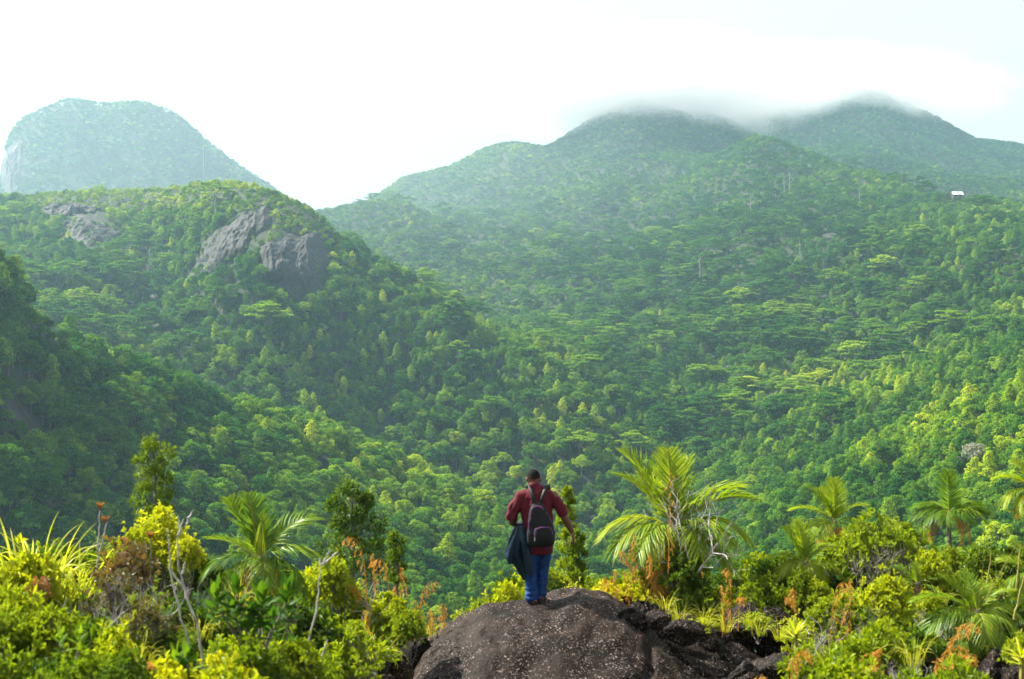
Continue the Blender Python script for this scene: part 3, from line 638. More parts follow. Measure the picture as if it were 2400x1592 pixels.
# broken outcrop running down from the right shoulder of the dome
cr2=np.array([(1380,1440),(1430,1416),(1475,1418),(1540,1430),(1610,1452),(1660,1470),(1720,1492),(1800,1538),(1870,1578),(1920,1620),(1980,1690)],float)
xs=np.linspace(1.1,4.3,160); ys=np.linspace(15.0,21.4,160); XX,YY=np.meshgrid(xs,ys,indexing='ij'); px_=CX+XX/19.3*FPX; zc=(CY-np.interp(px_,cr2[:,0],cr2[:,1]))/FPX*19.3
def blocks(x,y,s,seed):
    ix=np.floor(x/s); iy=np.floor(y/s); best=np.full(x.shape,9.0); val=np.zeros(x.shape)
    for a in (-1,0,1):
        for c in (-1,0,1):
            jx=(ix+a).astype(np.int64); jy=(iy+c).astype(np.int64); cx_=(jx+hash2(jx,jy,seed))*s; cy2=(jy+hash2(jx,jy,seed+1))*s; d_=np.hypot(x-cx_,y-cy2)/s; h_=hash2(jx,jy,seed+2)+(x-cx_)*(hash2(jx,jy,seed+3)-0.5)/s+(y-cy2)*(hash2(jx,jy,seed+4)-0.5)/s; k_=d_<best; val=np.where(k_,h_,val); best=np.where(k_,d_,best)
    return val
wx=XX+0.08*fbm(XX*3,YY*3,3,61); wy=YY+0.08*fbm(XX*3,YY*3,3,62)
t2=YY-19.3; ZZ=zc+np.where(t2<0,-0.12*t2*t2,-0.30*t2*t2)+0.16*(blocks(wx,wy,0.55,71)-0.6)+0.07*(blocks(wx,wy,0.22,75)-0.5)+0.03*fbm(XX*7,YY*7,4,77)
ZZ=ZZ-np.clip(1.55-XX+0.12*fbm(XX*4,YY*2,2,9),0,1)*1.2; ZZ=np.maximum(ZZ,-6.6); V=np.stack((XX,YY,ZZ),-1).reshape(-1,3); nx,ny=XX.shape; F=grid_faces(nx,ny); Vb=V.copy(); Vb[:,2]=-6.8
ring=np.concatenate((np.arange(ny),np.arange(1,nx)*ny+ny-1,(nx-1)*ny+np.arange(ny-2,-1,-1),np.arange(nx-2,0,-1)*ny)); F2=np.stack((ring,np.roll(ring,-1),np.roll(ring,-1)+nx*ny,ring+nx*ny),1)
b=MB(); b.add(np.concatenate((V,Vb)),np.concatenate((F,F2))); o=b.obj('rock_outcrop',M_ROCKD,smooth=False); tag(o,'dark broken rock outcrop running down beside the granite dome','rock')
def boulder(px,py,d,w,h,dep,lab,seed,mat=None,ang=0.0,rough=0.16,face=0.25):
    """px,py: middle of its visible top edge; sizes in metres"""
    g=np.random.default_rng(seed); nu,nv=44,66; ph=np.linspace(-math.pi/2,math.pi/2,nu)[:,None]; th=np.linspace(0,2*math.pi,nv,endpoint=False)[None,:]
    D=np.stack((np.cos(ph)*np.cos(th),np.cos(ph)*np.sin(th),np.sin(ph)+0*th),-1).reshape(-1,3)
    r=np.ones(len(D))
    for k in range(11):                                   # flat broken faces
        a=norm(g.normal(size=3)); c=0.50+0.33*g.random(); q=D@a; r=np.where(q>0.05,np.minimum(r,c/np.maximum(q,0.05)),r)
    r=r*(1+rough*fbm(D[:,0]*2.5+seed,D[:,1]*2.5+D[:,2]*3.1,4,seed)+0.06*fbm(D[:,0]*9+seed,D[:,1]*9+D[:,2]*7,3,seed+3))
    V=D*r[:,None]*np.array((w/2,dep/2,h/2)); zt=V[:,2].max()
    b=MB(); b.add(V,grid_faces(nu,nv,True)[:,::-1]); o=b.obj('boulder',mat or M_ROCK,smooth=True)
    p=P(px,py,d); o.location=(p[0],p[1],p[2]-zt); o.rotation_euler=(0,0,ang); tag(o,lab,'boulder'); return o
boulder(924,1518,15.6,0.40,0.75,0.5,'upright pointed boulder wedged against the side of the granite dome',1,None,0.3)
boulder(835,1560,15.2,0.62,0.6,0.6,'low rough boulder under the yellow grass beside the pointed boulder',2)
boulder(905,1580,14.6,0.25,0.3,0.3,'small pinkish stone between the two boulders by the dome',12)
boulder(1492,1420,18.2,0.5,0.45,0.5,'dark broken boulder on the right shoulder of the dome',3,M_ROCKD,0.5)
boulder(1545,1432,17.9,0.30,0.35,0.4,'boulder with a pale lichen patch among the broken rocks',4,M_ROCK,1.0)
boulder(1600,1452,17.5,0.6,0.4,0.5,'flat broken slab lying behind the lichen boulder',5,M_ROCKD,0.2)
boulder(1655,1474,18.4,0.42,0.4,0.5,'jagged dark rock in the crack beside the dome',6,M_ROCKD,0.9)
boulder(1582,1466,18.4,0.28,0.25,0.3,'small rough stone resting in the crack of the dome',7,M_ROCK,2.0)
boulder(1745,1412,19.6,0.62,0.9,0.8,'rear dark rock outcrop behind the orange plumes, left hump',8,M_ROCKD,0.1)
boulder(1822,1424,19.4,0.62,1.0,0.8,'rear dark rock outcrop behind the orange plumes, right hump',9,M_ROCKD,0.7)
boulder(1812,1532,16.6,0.95,0.9,1.0,'long dark rock slab lying right of the dome',10,M_ROCKD,0.4,0.10)
boulder(1745,1548,15.8,0.36,0.5,0.5,'angular block between the dome and the long slab',11,M_ROCK,1.2)
boulder(2340,1512,13.6,0.55,0.9,0.6,'rounded dark boulder in the bottom corner under the low palm',13,M_ROCKD,0.3)
boulder(2388,1556,12.4,0.30,0.5,0.4,'small rough boulder at the edge beside the rounded one',14,M_ROCKD,1.3)
boulder(2305,1566,12.2,0.36,0.5,0.4,'low lumpy rock below the rounded corner boulder',15,M_ROCKD,2.1)
boulder(968,1492,18.6,0.55,0.5,0.5,'dark stone behind the edge of the dome beneath the plumes',16,M_ROCKD,2.1)

# ------------------------------------------------------------------ plants
M_BUSH=leaf_mat('bush leaves',[(0.0,(0.014,0.036,0.008)),(0.28,(0.05,0.11,0.010)),(0.5,(0.16,0.25,0.010)),(0.75,(0.38,0.44,0.012)),(1.0,(0.62,0.56,0.02))],trans=0.5,tcol=(1.2,1.1,0.3),gloss=0.015,rough=0.45)
M_RED=leaf_mat('reddish leaves',[(0.0,(0.03,0.05,0.012)),(0.4,(0.10,0.10,0.02)),(0.7,(0.20,0.11,0.03)),(1.0,(0.36,0.16,0.04))],trans=0.45,tcol=(1.2,0.9,0.5),gloss=0.06)
M_BIG=leaf_mat('large glossy leaves',[(0.0,(0.010,0.035,0.010)),(0.5,(0.05,0.13,0.015)),(0.8,(0.20,0.32,0.02)),(1.0,(0.42,0.50,0.03))],trans=0.42,tcol=(1.1,1.1,0.35),gloss=0.008,rough=0.5)
M_PALM=leaf_mat('palm leaflets',[(0.0,(0.03,0.08,0.012)),(0.4,(0.10,0.21,0.015)),(0.7,(0.26,0.36,0.02)),(1.0,(0.50,0.50,0.03))],trans=0.5,tcol=(1.15,1.1,0.35),gloss=0.02,rough=0.4)
M_STRAP=leaf_mat('strap leaves',[(0.0,(0.14,0.22,0.015)),(0.5,(0.42,0.48,0.02)),(1.0,(0.75,0.70,0.08))],trans=0.5,tcol=(1.1,1.1,0.4),gloss=0.02)
M_STRAW=leaf_mat('orange straw',[(0.0,(0.16,0.10,0.02)),(0.5,(0.52,0.29,0.06)),(1.0,(0.72,0.46,0.14))],trans=0.4,tcol=(1.1,0.95,0.6),gloss=0.0)
M_TWIG=plain_mat('grey twigs',(0.10,0.085,0.07),(0.24,0.22,0.20),12.0,0.9)
M_SILV=plain_mat('silver bare wood',(0.24,0.22,0.21),(0.52,0.50,0.48),9.0,0.85)
M_STEM=plain_mat('green brown stalks',(0.16,0.15,0.03),(0.30,0.26,0.06),10.0,0.7)
def bush(seed,tips=330,per=8,Lf=0.055,W=0.026,lumps=7,h=1.0,w=1.0,shell=0.55,spread=0.8,twig=0.5,top=False):
    """unit plant: crown about 1 wide and 1 tall above its foot"""
    g=np.random.default_rng(seed); cr=MB(); br=MB()
    cs=[]; 
    for k in range(lumps):
        th=2.4*k+g.random(); q=math.sqrt((k+0.3)/lumps)
        cs.append((np.array((math.cos(th)*0.33*q*w,math.sin(th)*0.33*q*w,(0.42 if not top else 0.6)+0.28*(1-q*q)*h+0.12*g.random())),0.17+0.10*g.random()))
    for c,r in cs:
        base=np.array((g.normal()*0.03,g.normal()*0.03,-0.15)); mid=base*0.4+c*0.6+np.array((g.normal()*0.04,g.normal()*0.04,-0.1))
        br.tube([base,mid,c+np.array((0,0,r*0.3))],[0.016,0.011,0.004],4)
    ci=g.integers(len(cs),size=tips); d=rnd_dirs(tips,g); d[:,2]=np.abs(d[:,2])*np.where(g.random(tips)<0.8,1,-0.6)
    C=np.array([cs[i][0] for i in ci]); Rr=np.array([cs[i][1] for i in ci])[:,None]
    p=C+d*Rr*(shell+(1.15-shell)*g.random((tips,1)))*np.where(g.random((tips,1))<0.13,1.25+0.4*g.random((tips,1)),1.0); ax=norm(d*0.8+np.array((0,0,0.7))+0.35*g.normal(size=(tips,3)))
    for q in range(tips):
        if g.random()<twig: br.tube([C[q]-np.array((0,0,0.05)),(C[q]+p[q])/2+g.normal(size=3)*0.02,p[q]],[0.0045,0.003,0.0018],3,cap=False)
    A=np.repeat(ax,per,0); PP=np.repeat(p,per,0)-A*(g.random((tips*per,1))*0.05); t=norm(np.cross(A,rnd_dirs(tips*per,g)))
    k=spread*(0.6+0.5*g.random((tips*per,1))); D=norm(A*(1.15-k)+t*k); N=norm(A*0.9-t*0.35+0.25*g.normal(size=A.shape))
    tipl=np.repeat(g.random(tips),per); lv=np.clip(0.5*tipl+0.5*g.random(tips*per)+0.25*(PP[:,2]-0.5),0,1)
    s=0.7+0.6*g.random(tips*per); cr.leaves(PP,D,N,Lf*s,W*s,0.2,0,lv,0.12)
    return br,cr
_b=MB()
for _k in range(4): _b.tube([(0.10*math.cos(_k*1.7),0.10*math.sin(_k*1.7),-0.05),(0.07*math.cos(_k*1.7+0.4),0.07*math.sin(_k*1.7+0.4),0.5),(0.15*math.cos(_k*1.7),0.15*math.sin(_k*1.7),1.0)],[0.016,0.013,0.009],4)
STEMS=_b.mesh('stem',[M_TWIG])
class Plant: pass
def proto(fn,*a,mats=None,**k):
    br,cr=fn(*a,**k); o=Plant(); o.br=br.mesh('branches',[M_TWIG]); o.cr=cr.mesh('foliage',[mats or M_BUSH]); return o
BU=[proto(bush,500+i,tips=300,per=7,Lf=0.10,W=0.044) for i in range(4)]                                            # small leaves, about 1 m
BN=[proto(bush,520+i,tips=520,per=7,Lf=0.072,W=0.033,lumps=11,twig=0.3) for i in range(3)]           # finer, denser
BO=[proto(bush,540+i,tips=170,per=7,Lf=0.095,W=0.040,lumps=8,shell=0.8,twig=1.0) for i in range(2)]   # open, twiggy
BR=[proto(bush,560,tips=75,per=6,Lf=0.11,W=0.05,lumps=8,shell=0.8,twig=1.0,mats=M_RED)]
def put(pr,px,top,d,wpx,tint,lab,name='bush',cat='bush',group=None,rz=None,hmul=1.0,lift=0.0,foot=None):
    """crown top at picture row `top`, wpx wide, rooted in the ground below it"""
    x=(px-CX)/FPX*d; g=g_height(x,d); zt=(CY-top)/FPX*d; w=wpx/FPX*d
    h=max(zt-g,0.25) if foot is None else (foot-top)/FPX*d
    zb=g if foot is None else zt-h
    e=empty(name,(x,d,zb),rng.random()*6.28 if rz is None else rz,1.0,lab,cat,group); hs=min(h,1.4*w)
    c=link(bpy.data.objects.new('foliage',pr.cr),e); b2=link(bpy.data.objects.new('branches',pr.br),e); c['tint']=float(tint)
    for o in (c,b2): o.scale=(w,w,hs/0.98); o.location=(0,0,h-hs)
    if h-hs>0.1:
        o=link(bpy.data.objects.new('stem',STEMS),e); o.scale=(w,w,h-hs+0.25*hs); 
    return e

# the low thicket that fills the lookout: rows from far to near
def row(pts,d,dj,wr,protos,tj,lab,group,n,px0,px1,hole=()):
    a=np.array(pts,float); od=lambda k:'%d%s'%(k,'th' if 10<k%100<20 else {1:'st',2:'nd',3:'rd'}.get(k%10,'th'))
    for k in range(n):
        px=px0+(px1-px0)*(k+0.5+0.7*(rng.random()-0.5))/n
        if any(h0<px<h1 for h0,h1 in hole): continue
        top=np.interp(px,a[:,0],a[:,1])+rng.normal()*9; ti=np.interp(px,a[:,0],a[:,2])-0.13+rng.normal()*tj*1.25
        put(protos[int(rng.integers(len(protos)))],px,top,d+dj*(rng.random()-0.5)*2,wr*(0.75+0.6*rng.random()),min(max(ti,0.05),0.95),lab+', '+od(k+1)+' from the left','bush','bush',group)
row([(1080,1425,0.6),(1150,1395,0.62),(1230,1365,0.6),(1290,1350,0.62),(1400,1345,0.55),(1500,1348,0.6),(1600,1345,0.45),(1700,1335,0.5),(1800,1305,0.55),(1900,1300,0.5),(2000,1285,0.5),(2200,1285,0.45),(2420,1275,0.4)],23.0,1.6,100,BU+BN,0.16,'yellow-green bush in the thicket behind the granite dome','thicket behind the dome',36,1070,2430)
row([(1230,1385,0.6),(1320,1365,0.7),(1480,1372,0.72),(1600,1380,0.6),(1700,1385,0.6),(1900,1355,0.6),(2100,1345,0.6),(2400,1350,0.5)],20.6,0.6,105,BU+BO+BN,0.16,'sunlit bush close behind the crest of the dome','bushes at the crest of the dome',22,1240,2430)
row([(0,1290,0.5),(200,1300,0.5),(440,1290,0.55),(600,1330,0.4),(760,1345,0.6),(860,1400,0.6),(960,1440,0.6)],19.0,1.5,120,BU+BN,0.16,'green bush in the rear of the thicket left of the dome','rear thicket left of the dome',18,-20,960)
row([(0,1350,0.66),(160,1370,0.6),(300,1400,0.45),(450,1400,0.42),(600,1420,0.4),(760,1430,0.55),(850,1480,0.6)],14.5,1.4,150,BU+BN+BO,0.15,'leafy bush in the middle of the thicket left of the dome','middle thicket left of the dome',18,-30,860)
row([(0,1440,0.66),(120,1450,0.6),(260,1480,0.5),(420,1490,0.42),(600,1510,0.5),(720,1540,0.55)],10.8,0.9,200,BU+BN,0.14,'leafy bush in the front of the thicket left of the dome','front thicket left of the dome',12,-40,720)
row([(0,1530,0.55),(300,1545,0.5),(560,1560,0.62)],8.2,0.5,230,BN,0.12,'nearest fine-leaved bush along the bottom, left of the dome','nearest bushes left of the dome',6,-40,560)
row([(1900,1420,0.62),(2000,1400,0.6),(2100,1380,0.62),(2250,1420,0.5),(2420,1430,0.45)],17.0,1.2,120,BU+BO,0.14,'bush in the middle of the thicket right of the dome','middle thicket right of the dome',10,1900,2430)
row([(1880,1520,0.5),(1960,1500,0.55),(2080,1470,0.55),(2200,1500,0.45),(2400,1530,0.42)],13.4,0.9,140,BO+BU,0.14,'twiggy bush in the front of the thicket right of the dome','front thicket right of the dome',9,1890,2300)
row([(1920,1570,0.55),(2100,1560,0.55),(2300,1580,0.45)],10.6,0.5,170,BU+BO,0.12,'nearest bush along the bottom, right of the dome','nearest bushes right of the dome',5,1930,2280)
# single plants that stand out
put(BN[0],373,1183,17.5,170,0.80,'rounded bright yellow-green bush rising above the thicket','bush','bush')
put(BN[1],310,1240,17.0,110,0.70,'smaller bright bush at the foot of the rounded yellow one','bush','bush')
put(BN[2],437,1262,17.0,90,0.78,'small golden-leaved bush beside the bare forked stems','bush','bush')
put(BU[1],60,1300,13.2,210,0.72,'brightest yellow bush below the arching strap-leaf grass','bush','bush')
put(BU[0],20,1390,11.6,220,0.60,'glowing yellow-green bush at the edge of the picture','bush','bush')
put(BN[1],525,1540,8.6,150,0.86,'bright lime bush at the bottom left of the boulders','bush','bush')
put(BU[2],919,1388,17.6,130,0.62,'fresh green bush among the orange plumes','bush','bush')
put(BU[3],955,1430,17.0,90,0.55,'low green bush hugging the edge of the dome','bush','bush')
put(BU[1],775,1310,17.6,120,0.62,'yellow-green bush behind the bare forked branch','bush','bush')
put(BU[0],1190,1372,20.4,110,0.74,'yellow bush beside the shoes of the hiker','bush','bush')
put(BO[0],1270,1330,21.4,70,0.40,'dark sprig of bush behind the legs of the hiker','bush','bush')
put(BU[2],1470,1368,20.2,110,0.86,'golden bush with orange stalks under the big palm','bush','bush')
put(BN[2],1590,1285,20.7,160,0.32,'dark green bush at the foot of the silver shrub','bush','bush')
put(BU[0],1957,1265,21.8,110,0.5,'leafy bush hiding the trunk of the small spear palm','bush','bush')
put(BN[1],1885,1335,20.2,100,0.45,'dense bush at the foot of the low palm cluster','bush','bush')
put(BN[0],1800,1345,20.4,140,0.52,'round green bush above the rear dark rocks','bush','bush')
put(BN[1],1790,1300,22.4,110,0.62,'bright bush tops between the big palm and the two right palms','bush','bush')
put(BO[1],2063,1202,20.2,190,0.52,'large rounded twiggy shrub with bare grey lower branches','shrub','shrub')
put(BU[3],2010,1225,20.6,90,0.60,'leafy side of the large twiggy shrub','shrub','shrub')
put(BU[2],2120,1222,20.8,90,0.50,'darker leafy clump beside the large twiggy shrub','shrub','shrub')
put(BU[1],2078,1352,15.2,130,0.72,'upright bush with bright top and a dark stem','bush','bush')
put(BO[0],2085,1440,15.0,150,0.50,'open lower growth of the upright bush','bush','bush')
put(BN[2],2305,1285,21.0,120,0.34,'dark olive bush near the low palm','bush','bush')
put(BU[0],2180,1300,19.4,100,0.66,'light green bush at the foot of the trunked palm','bush','bush')
put(BN[0],2395,1480,12.4,90,0.6,'yellow-green sprig at the picture edge above the corner boulder','bush','bush')
put(BU[2],600,1300,19.5,110,0.30,'dark bush behind the palm with the pale young frond','bush','bush')
put(BR[0],305,1262,12.6,160,0.48,'sparse shrub with reddish brown leaves and grey twigs','red shrub','shrub')
put(BR[0],270,1330,12.2,150,0.30,'lower reddish shrub thick with bare twigs','red shrub','shrub')
put(BR[0],95,1350,12.0,70,0.85,'small red-tipped sprig below the strap-leaf grass','red shrub','shrub')
put(BR[0],345,1400,10.4,130,0.25,'brownish sprig between the bushes in front of the red shrub','red shrub','shrub')

# little trees
def small_tree(px,top,foot,d,wpx,tint,seed,lab,tall=1.0,tips=520):
    g=np.random.default_rng(seed); h=(foot-top)/FPX*d; w=wpx/FPX*d; x=(px-CX)/FPX*d; zt=(CY-top)/FPX*d
    e=empty('small_tree',(x,d,zt-h),0,1.0,lab,'tree'); tr=MB(); cr=MB()
    tr.tube([(0,0,-1.2),(0.03,0,h*0.4),(0,0,h*0.92)],[0.045,0.03,0.006],5)
    K=16
    for k in range(K):
        f=k/(K-1); z=h*(0.22+0.72*f); rr=w*0.5*(1-0.72*f**1.6*tall)*(0.5+0.6*g.random()); th=2.4*k
        c=np.array((math.cos(th)*rr*0.75,math.sin(th)*rr*0.75,z)); tr.tube([(0,0,z-0.12*h),c],[0.012,0.004],4)
        n=tips//K; dd=rnd_dirs(n,g); dd[:,2]=np.abs(dd[:,2]); s=w*(0.18+0.10*g.random())*(1-0.35*f*tall); p=c+dd*np.array((s,s,s*1.25))*(0.55+0.6*g.random((n,1)))
        ax=norm(dd*0.6+np.array((0,0,0.9))+0.3*g.normal(size=(n,3))); per=8; A=np.repeat(ax,per,0); PP=np.repeat(p,per,0)-A*g.random((n*per,1))*0.09; t=norm(np.cross(A,rnd_dirs(n*per,g)))
        kk=0.4+0.4*g.random((n*per,1)); D=norm(A*(1.1-kk)+t*kk); cr.leaves(PP,D,norm(A-t*0.3),0.075,0.026,0.2,0,np.clip(0.5*np.repeat(g.random(n),per)+0.5*g.random(n*per),0,1))
    tr.obj('trunk',M_TWIG,e); c=cr.obj('crown',M_BUSH,e); c['tint']=tint; return e
small_tree(361,1030,1290,26,105,0.40,700,'narrow upright olive tree standing above the rounded yellow bush',0.3,620)
small_tree(825,1138,1420,25,165,0.26,701,'dark green bushy tree beside the palm left of the hiker',0.75,1000)
small_tree(928,1245,1400,23,60,0.34,702,'thin green sprig leaning out beside the dark bushy tree',0.4,200)
small_tree(1331,1134,1400,22.5,58,0.55,703,'slim pointed tree just right of the hiker',0.6,330)
small_tree(1352,1235,1400,22.2,50,0.42,704,'dark side clump at the foot of the slim pointed tree',0.5,200)

# ------------------------------------------------------------------ palms
def frond_mesh(seed,droop,nl=34,lf=0.42,width=0.027,hang=0.5,vee=0.55):
    """one unit long frond along +X, curving down"""
    g=np.random.default_rng(seed); b=MB(); m=16; s=np.linspace(0,1,m); an=0.25*droop-droop*s**1.3*1.5
    pts=np.cumsum(np.stack((np.cos(an),np.zeros(m),np.sin(an)),1)/(m-1),0); pts-=pts[0]
    b.tube(pts,np.linspace(0.012,0.003,m),4,1)
    for q in range(nl):
        t=0.14+0.85*q/(nl-1); p=np.array([np.interp(t,s,pts[:,i]) for i in range(3)]); a=np.interp(t,s,an); fw=np.array((math.cos(a),0,math.sin(a))); upv=np.array((-math.sin(a),0,math.cos(a)))
        ln=lf*math.sin(math.pi*min(1,0.18+0.80*t))**0.6*(0.85+0.25*g.random())
        for sg in (-1,1):
            d0=norm(fw*(0.45+0.55*t)+np.array((0,sg,0))*0.85+upv*vee*(1-0.5*t)+g.normal(size=3)*0.07)
            k=np.linspace(0,1,5)[:,None]; c=p+d0*ln*k+np.array((0,0,-1.0))*ln*hang*k**2*(0.8+0.5*g.random()); side=norm(np.cross(d0,upv)+g.normal(size=3)*0.15)
            b.strip(c,side,width*np.array((0.5,1,0.95,0.6,0.08)),0,np.clip(g.random()*0.8+0.15,0,1),0.18)
    return b.mesh('frond',[M_PALM,M_STEM])
FR=[frond_mesh(800+i,dr,hang=h,vee=v) for i,(dr,h,v) in enumerate([(0.25,0.15,0.8),(0.7,0.4,0.5),(1.1,0.7,0.35),(0.45,0.25,0.7)])]
SPEAR=MB(); SPEAR.tube([(0,0,0),(0.3,0.004,0.006),(0.7,-0.004,0.004),(1,0.01,0)],[0.014,0.013,0.009,0.003],5); SPEAR=SPEAR.mesh('spear',[M_STEM])
FRD=[]
for i,(dr,h) in enumerate(((1.3,0.9),(0.9,0.7))):
    q=frond_mesh(830+i,dr,nl=22,lf=0.30,hang=h,vee=0.1); q.materials.clear(); q.materials.append(M_STRAW); q.materials.append(M_STEM); FRD.append(q)
def palm(px,py,d,fronds,lab,tint,trunk_to=None,spears=(),name='palm',trunk_r=0.035):
    """fronds: (azimuth deg seen from above, 0 = right, 90 = away), elevation deg, length in picture px, mesh"""
    x,y,z=P(px,py,d); g=g_height(x,y); zb=g
    e=empty(name,(x,y,zb),0,1.0,lab,'palm tree'); H=z-zb
    b=MB(); b.tube([(0,0,-0.3),(0.02,0,H*0.5),(0,0,H+0.03)],[trunk_r*1.25,trunk_r,trunk_r*0.85],7); b.obj('trunk',M_TWIG,e)
    for az,el,ln,k in fronds:
        o=link(bpy.data.objects.new('frond',FR[k]),e); o.location=(0,0,H); o.rotation_euler=Euler((R(random.uniform(-25,25)),-R(el),R(az)),'XYZ'); s=0.95*ln/FPX*d; o.scale=(s,s,s); o['tint']=min(1,max(0,tint+random.uniform(-0.12,0.12)))
    for q in range(3):
        o=link(bpy.data.objects.new('dead_frond',FRD[q%2]),e); o.location=(0,0,H); s=0.8*fronds[0][2]/FPX*d; o.scale=(s,s,s); o.rotation_euler=Euler((0,R(random.uniform(20,55)),R(random.uniform(0,360))),'XYZ'); o['tint']=random.uniform(0.1,0.6)
    for (dx,dy) in spears:
        o=link(bpy.data.objects.new('spear',SPEAR),e); v=Vector((dx/FPX*d,0.02,-dy/FPX*d)); o.location=(0,0,H); s=v.length; o.rotation_euler=v.to_track_quat('X','Z').to_euler(); o.scale=(s,s*0.45,s*0.45) 
    return e
palm(1578,1245,21.2,[(165,62,235,0),(140,50,210,3),(96,78,205,0),(60,72,190,0),(20,48,215,1),(-12,42,225,1),(5,22,200,2),(-35,20,190,2),(175,25,190,2),(200,14,185,2),(215,5,170,2),(-20,-8,185,2),(-60,10,160,2),(240,10,160,2),(120,60,190,3),(-5,-30,170,2)],'big feathery palm in sunlight right of the hiker',0.72,spears=[(-14,-245)],name='big_palm')
palm(609,1312,16.2,[(150,60,180,0),(118,68,175,0),(85,82,110,0),(25,50,185,1),(5,25,175,2),(-15,-5,165,2),(-30,-20,160,2),(195,15,150,2),(165,30,150,3),(215,-10,140,2),(-70,5,130,2)],'feathery palm with a pale drooping young frond left of the hiker',0.42,spears=[(-34,-195)])
palm(1957,1226,22.5,[(172,35,115,1),(160,58,110,0),(90,85,110,0),(15,45,95,1),(-5,20,85,2),(190,5,100,2),(-25,-10,90,2),(120,60,100,0),(230,0,80,2),(70,65,100,3)],'small palm with a tall thin spear behind the rounded shrub',0.62,spears=[(-1,-112)])
palm(1887,1322,20.8,[(140,62,105,0),(110,75,110,0),(50,60,100,0),(20,40,110,1),(-10,10,105,2),(-40,-20,95,2),(175,30,90,1),(200,5,85,2),(-75,-10,80,2)],'low palm cluster in front of the small palm with the spear',0.68)
palm(2224,1208,24.0,[(90,86,110,0),(20,38,100,2),(0,28,105,2),(-25,20,100,2),(165,40,95,2),(185,25,95,2),(205,15,90,2),(60,45,90,2),(130,40,90,2),(-60,20,90,2),(250,20,85,2),(45,60,85,1)],'slender palm on a tall bare trunk above the thicket',0.48,trunk_r=0.045,name='trunk_palm')
palm(2290,1440,14.2,[(175,30,165,1),(195,10,165,2),(150,50,130,0),(95,70,110,3),(25,45,120,1),(0,20,125,2),(-25,0,120,2),(215,-8,140,2),(235,-15,130,2),(-50,-15,130,2),(-80,-5,120,2),(60,55,110,1),(265,5,120,2)],'wide low palm with arching fronds in the right thicket',0.55,spears=[(18,-130),(92,-160)],name='low_palm')
palm(2425,1150,20.5,[(170,35,105,1),(185,5,100,2),(150,60,90,0),(200,-15,95,2),(90,70,80,0),(10,30,90,2)],'palm mostly outside the picture edge, only its frond tips showing',0.70)
palm(2428,1350,17.0,[(172,40,100,1),(188,10,95,2),(150,60,100,0),(90,75,90,0),(205,-10,90,2)],'palm cut off by the picture edge above the low palm',0.62,spears=[(-12,-150)])
palm(2150,1372,19.2,[(60,40,70,1),(20,30,85,2),(140,50,80,1),(180,20,90,2),(-20,0,80,2),(90,70,60,0)],'small pale palm tuft left of the wide low palm',0.50)
# pale young frond hanging from the left palm
b=MB()
for k in range(22):
    a=k*0.9; r=0.02+0.12*(k%5)/5; t=np.linspace(0,1,6)[:,None]; c=np.array((0,0,0.42))+np.array((math.cos(a)*r,math.sin(a)*r,0))*t**0.8+np.array((0,0,-0.42))*t**1.1
    b.strip(c,(math.sin(a),-math.cos(a),0),0.012*np.array((0.6,1,1,0.9,0.6,0.1)),0,0.8+0.2*random.random(),0.1)
yp=empty('young_frond',P(612,1308,16.0),0,1.0,'pale folded young palm frond hanging like a tassel','palm frond'); b.obj('leaflets',M_STRAP,yp)
b=MB(); b.tube([(0,0,-0.9),(0,0,0.2),(0.0,0,0.43)],[0.012,0.010,0.006],5); b.obj('stalk',M_STEM,yp)

# ------------------------------------------------------------------ long strap leaves, rosettes, large leaves
def strap(seed,bend,L=1.0,w=0.030):
    b=MB(); m=10; s=np.linspace(0,1,m); an=1.45-bend*s**1.6*2.6; pts=np.cumsum(np.stack((np.cos(an),0*s,np.sin(an)),1)*L/(m-1),0); pts-=pts[0]
    b.strip(pts,(0,1,0),w*np.array([0.7,0.9,1,1,1,0.95,0.85,0.65,0.4,0.05]),0,random.random(),0.22); return b.mesh('leaf',[M_STRAP])
ST=[strap(i,bd) for i,bd in enumerate((0.25,0.5,0.75,1.0,1.2))]
def strap_clump(px,py,d,hpx,n,lab,name,wide=0.25,cat='grass',foot=None,tint=(0.3,0.9),lean=0.0,wmul=1.0):
    x,y,z=P(px,py,d); e=empty(name,(x,y,z),0,1.0,lab,cat)
    for k in range(n):
        o=link(bpy.data.objects.new('leaf',ST[int(rng.integers(5))]),e); s=hpx/FPX*d*(0.7+0.5*rng.random()); o.scale=(s,s*wmul,s); a=2.4*k
        o.location=(math.cos(a)*wide*rng.random(),math.sin(a)*wide*rng.random(),0); o.rotation_euler=(rng.normal()*0.15,lean+rng.normal()*0.12,a); o['tint']=float(rng.uniform(*tint))
strap_clump(75,1400,13.6,185,75,'clump of tall arching yellow-green strap leaves at the picture edge','strap_leaf_plant',0.35,tint=(0.45,0.95))
strap_clump(185,1400,13.8,130,34,'smaller strap-leaf clump leaning beside the tall arching one','strap_leaf_plant',0.25,tint=(0.35,0.9))
strap_clump(878,1570,15.0,105,60,'bright yellow grass tuft above the pointed boulder','grass_tuft',0.12,tint=(0.4,0.9),wmul=0.45)
strap_clump(795,1585,14.6,95,60,'golden orange dry grass tuft left of the boulders','grass_tuft',0.2,tint=(0.6,1.0),wmul=0.4)
strap_clump(1778,1490,16.4,55,22,'little green grass tuft on the sloping slab','grass_tuft',0.08,tint=(0.3,0.7),wmul=0.5)
strap_clump(1560,1428,18.9,55,26,'dry pale grass between the broken rocks and the bushes','grass_tuft',0.10,tint=(0.7,1.0),wmul=0.5)
strap_clump(1097,1462,18.9,52,16,'thin orange grass wisp at the crest of the dome','grass_tuft',0.04,tint=(0.6,1.0),wmul=0.4)
ROS=[]
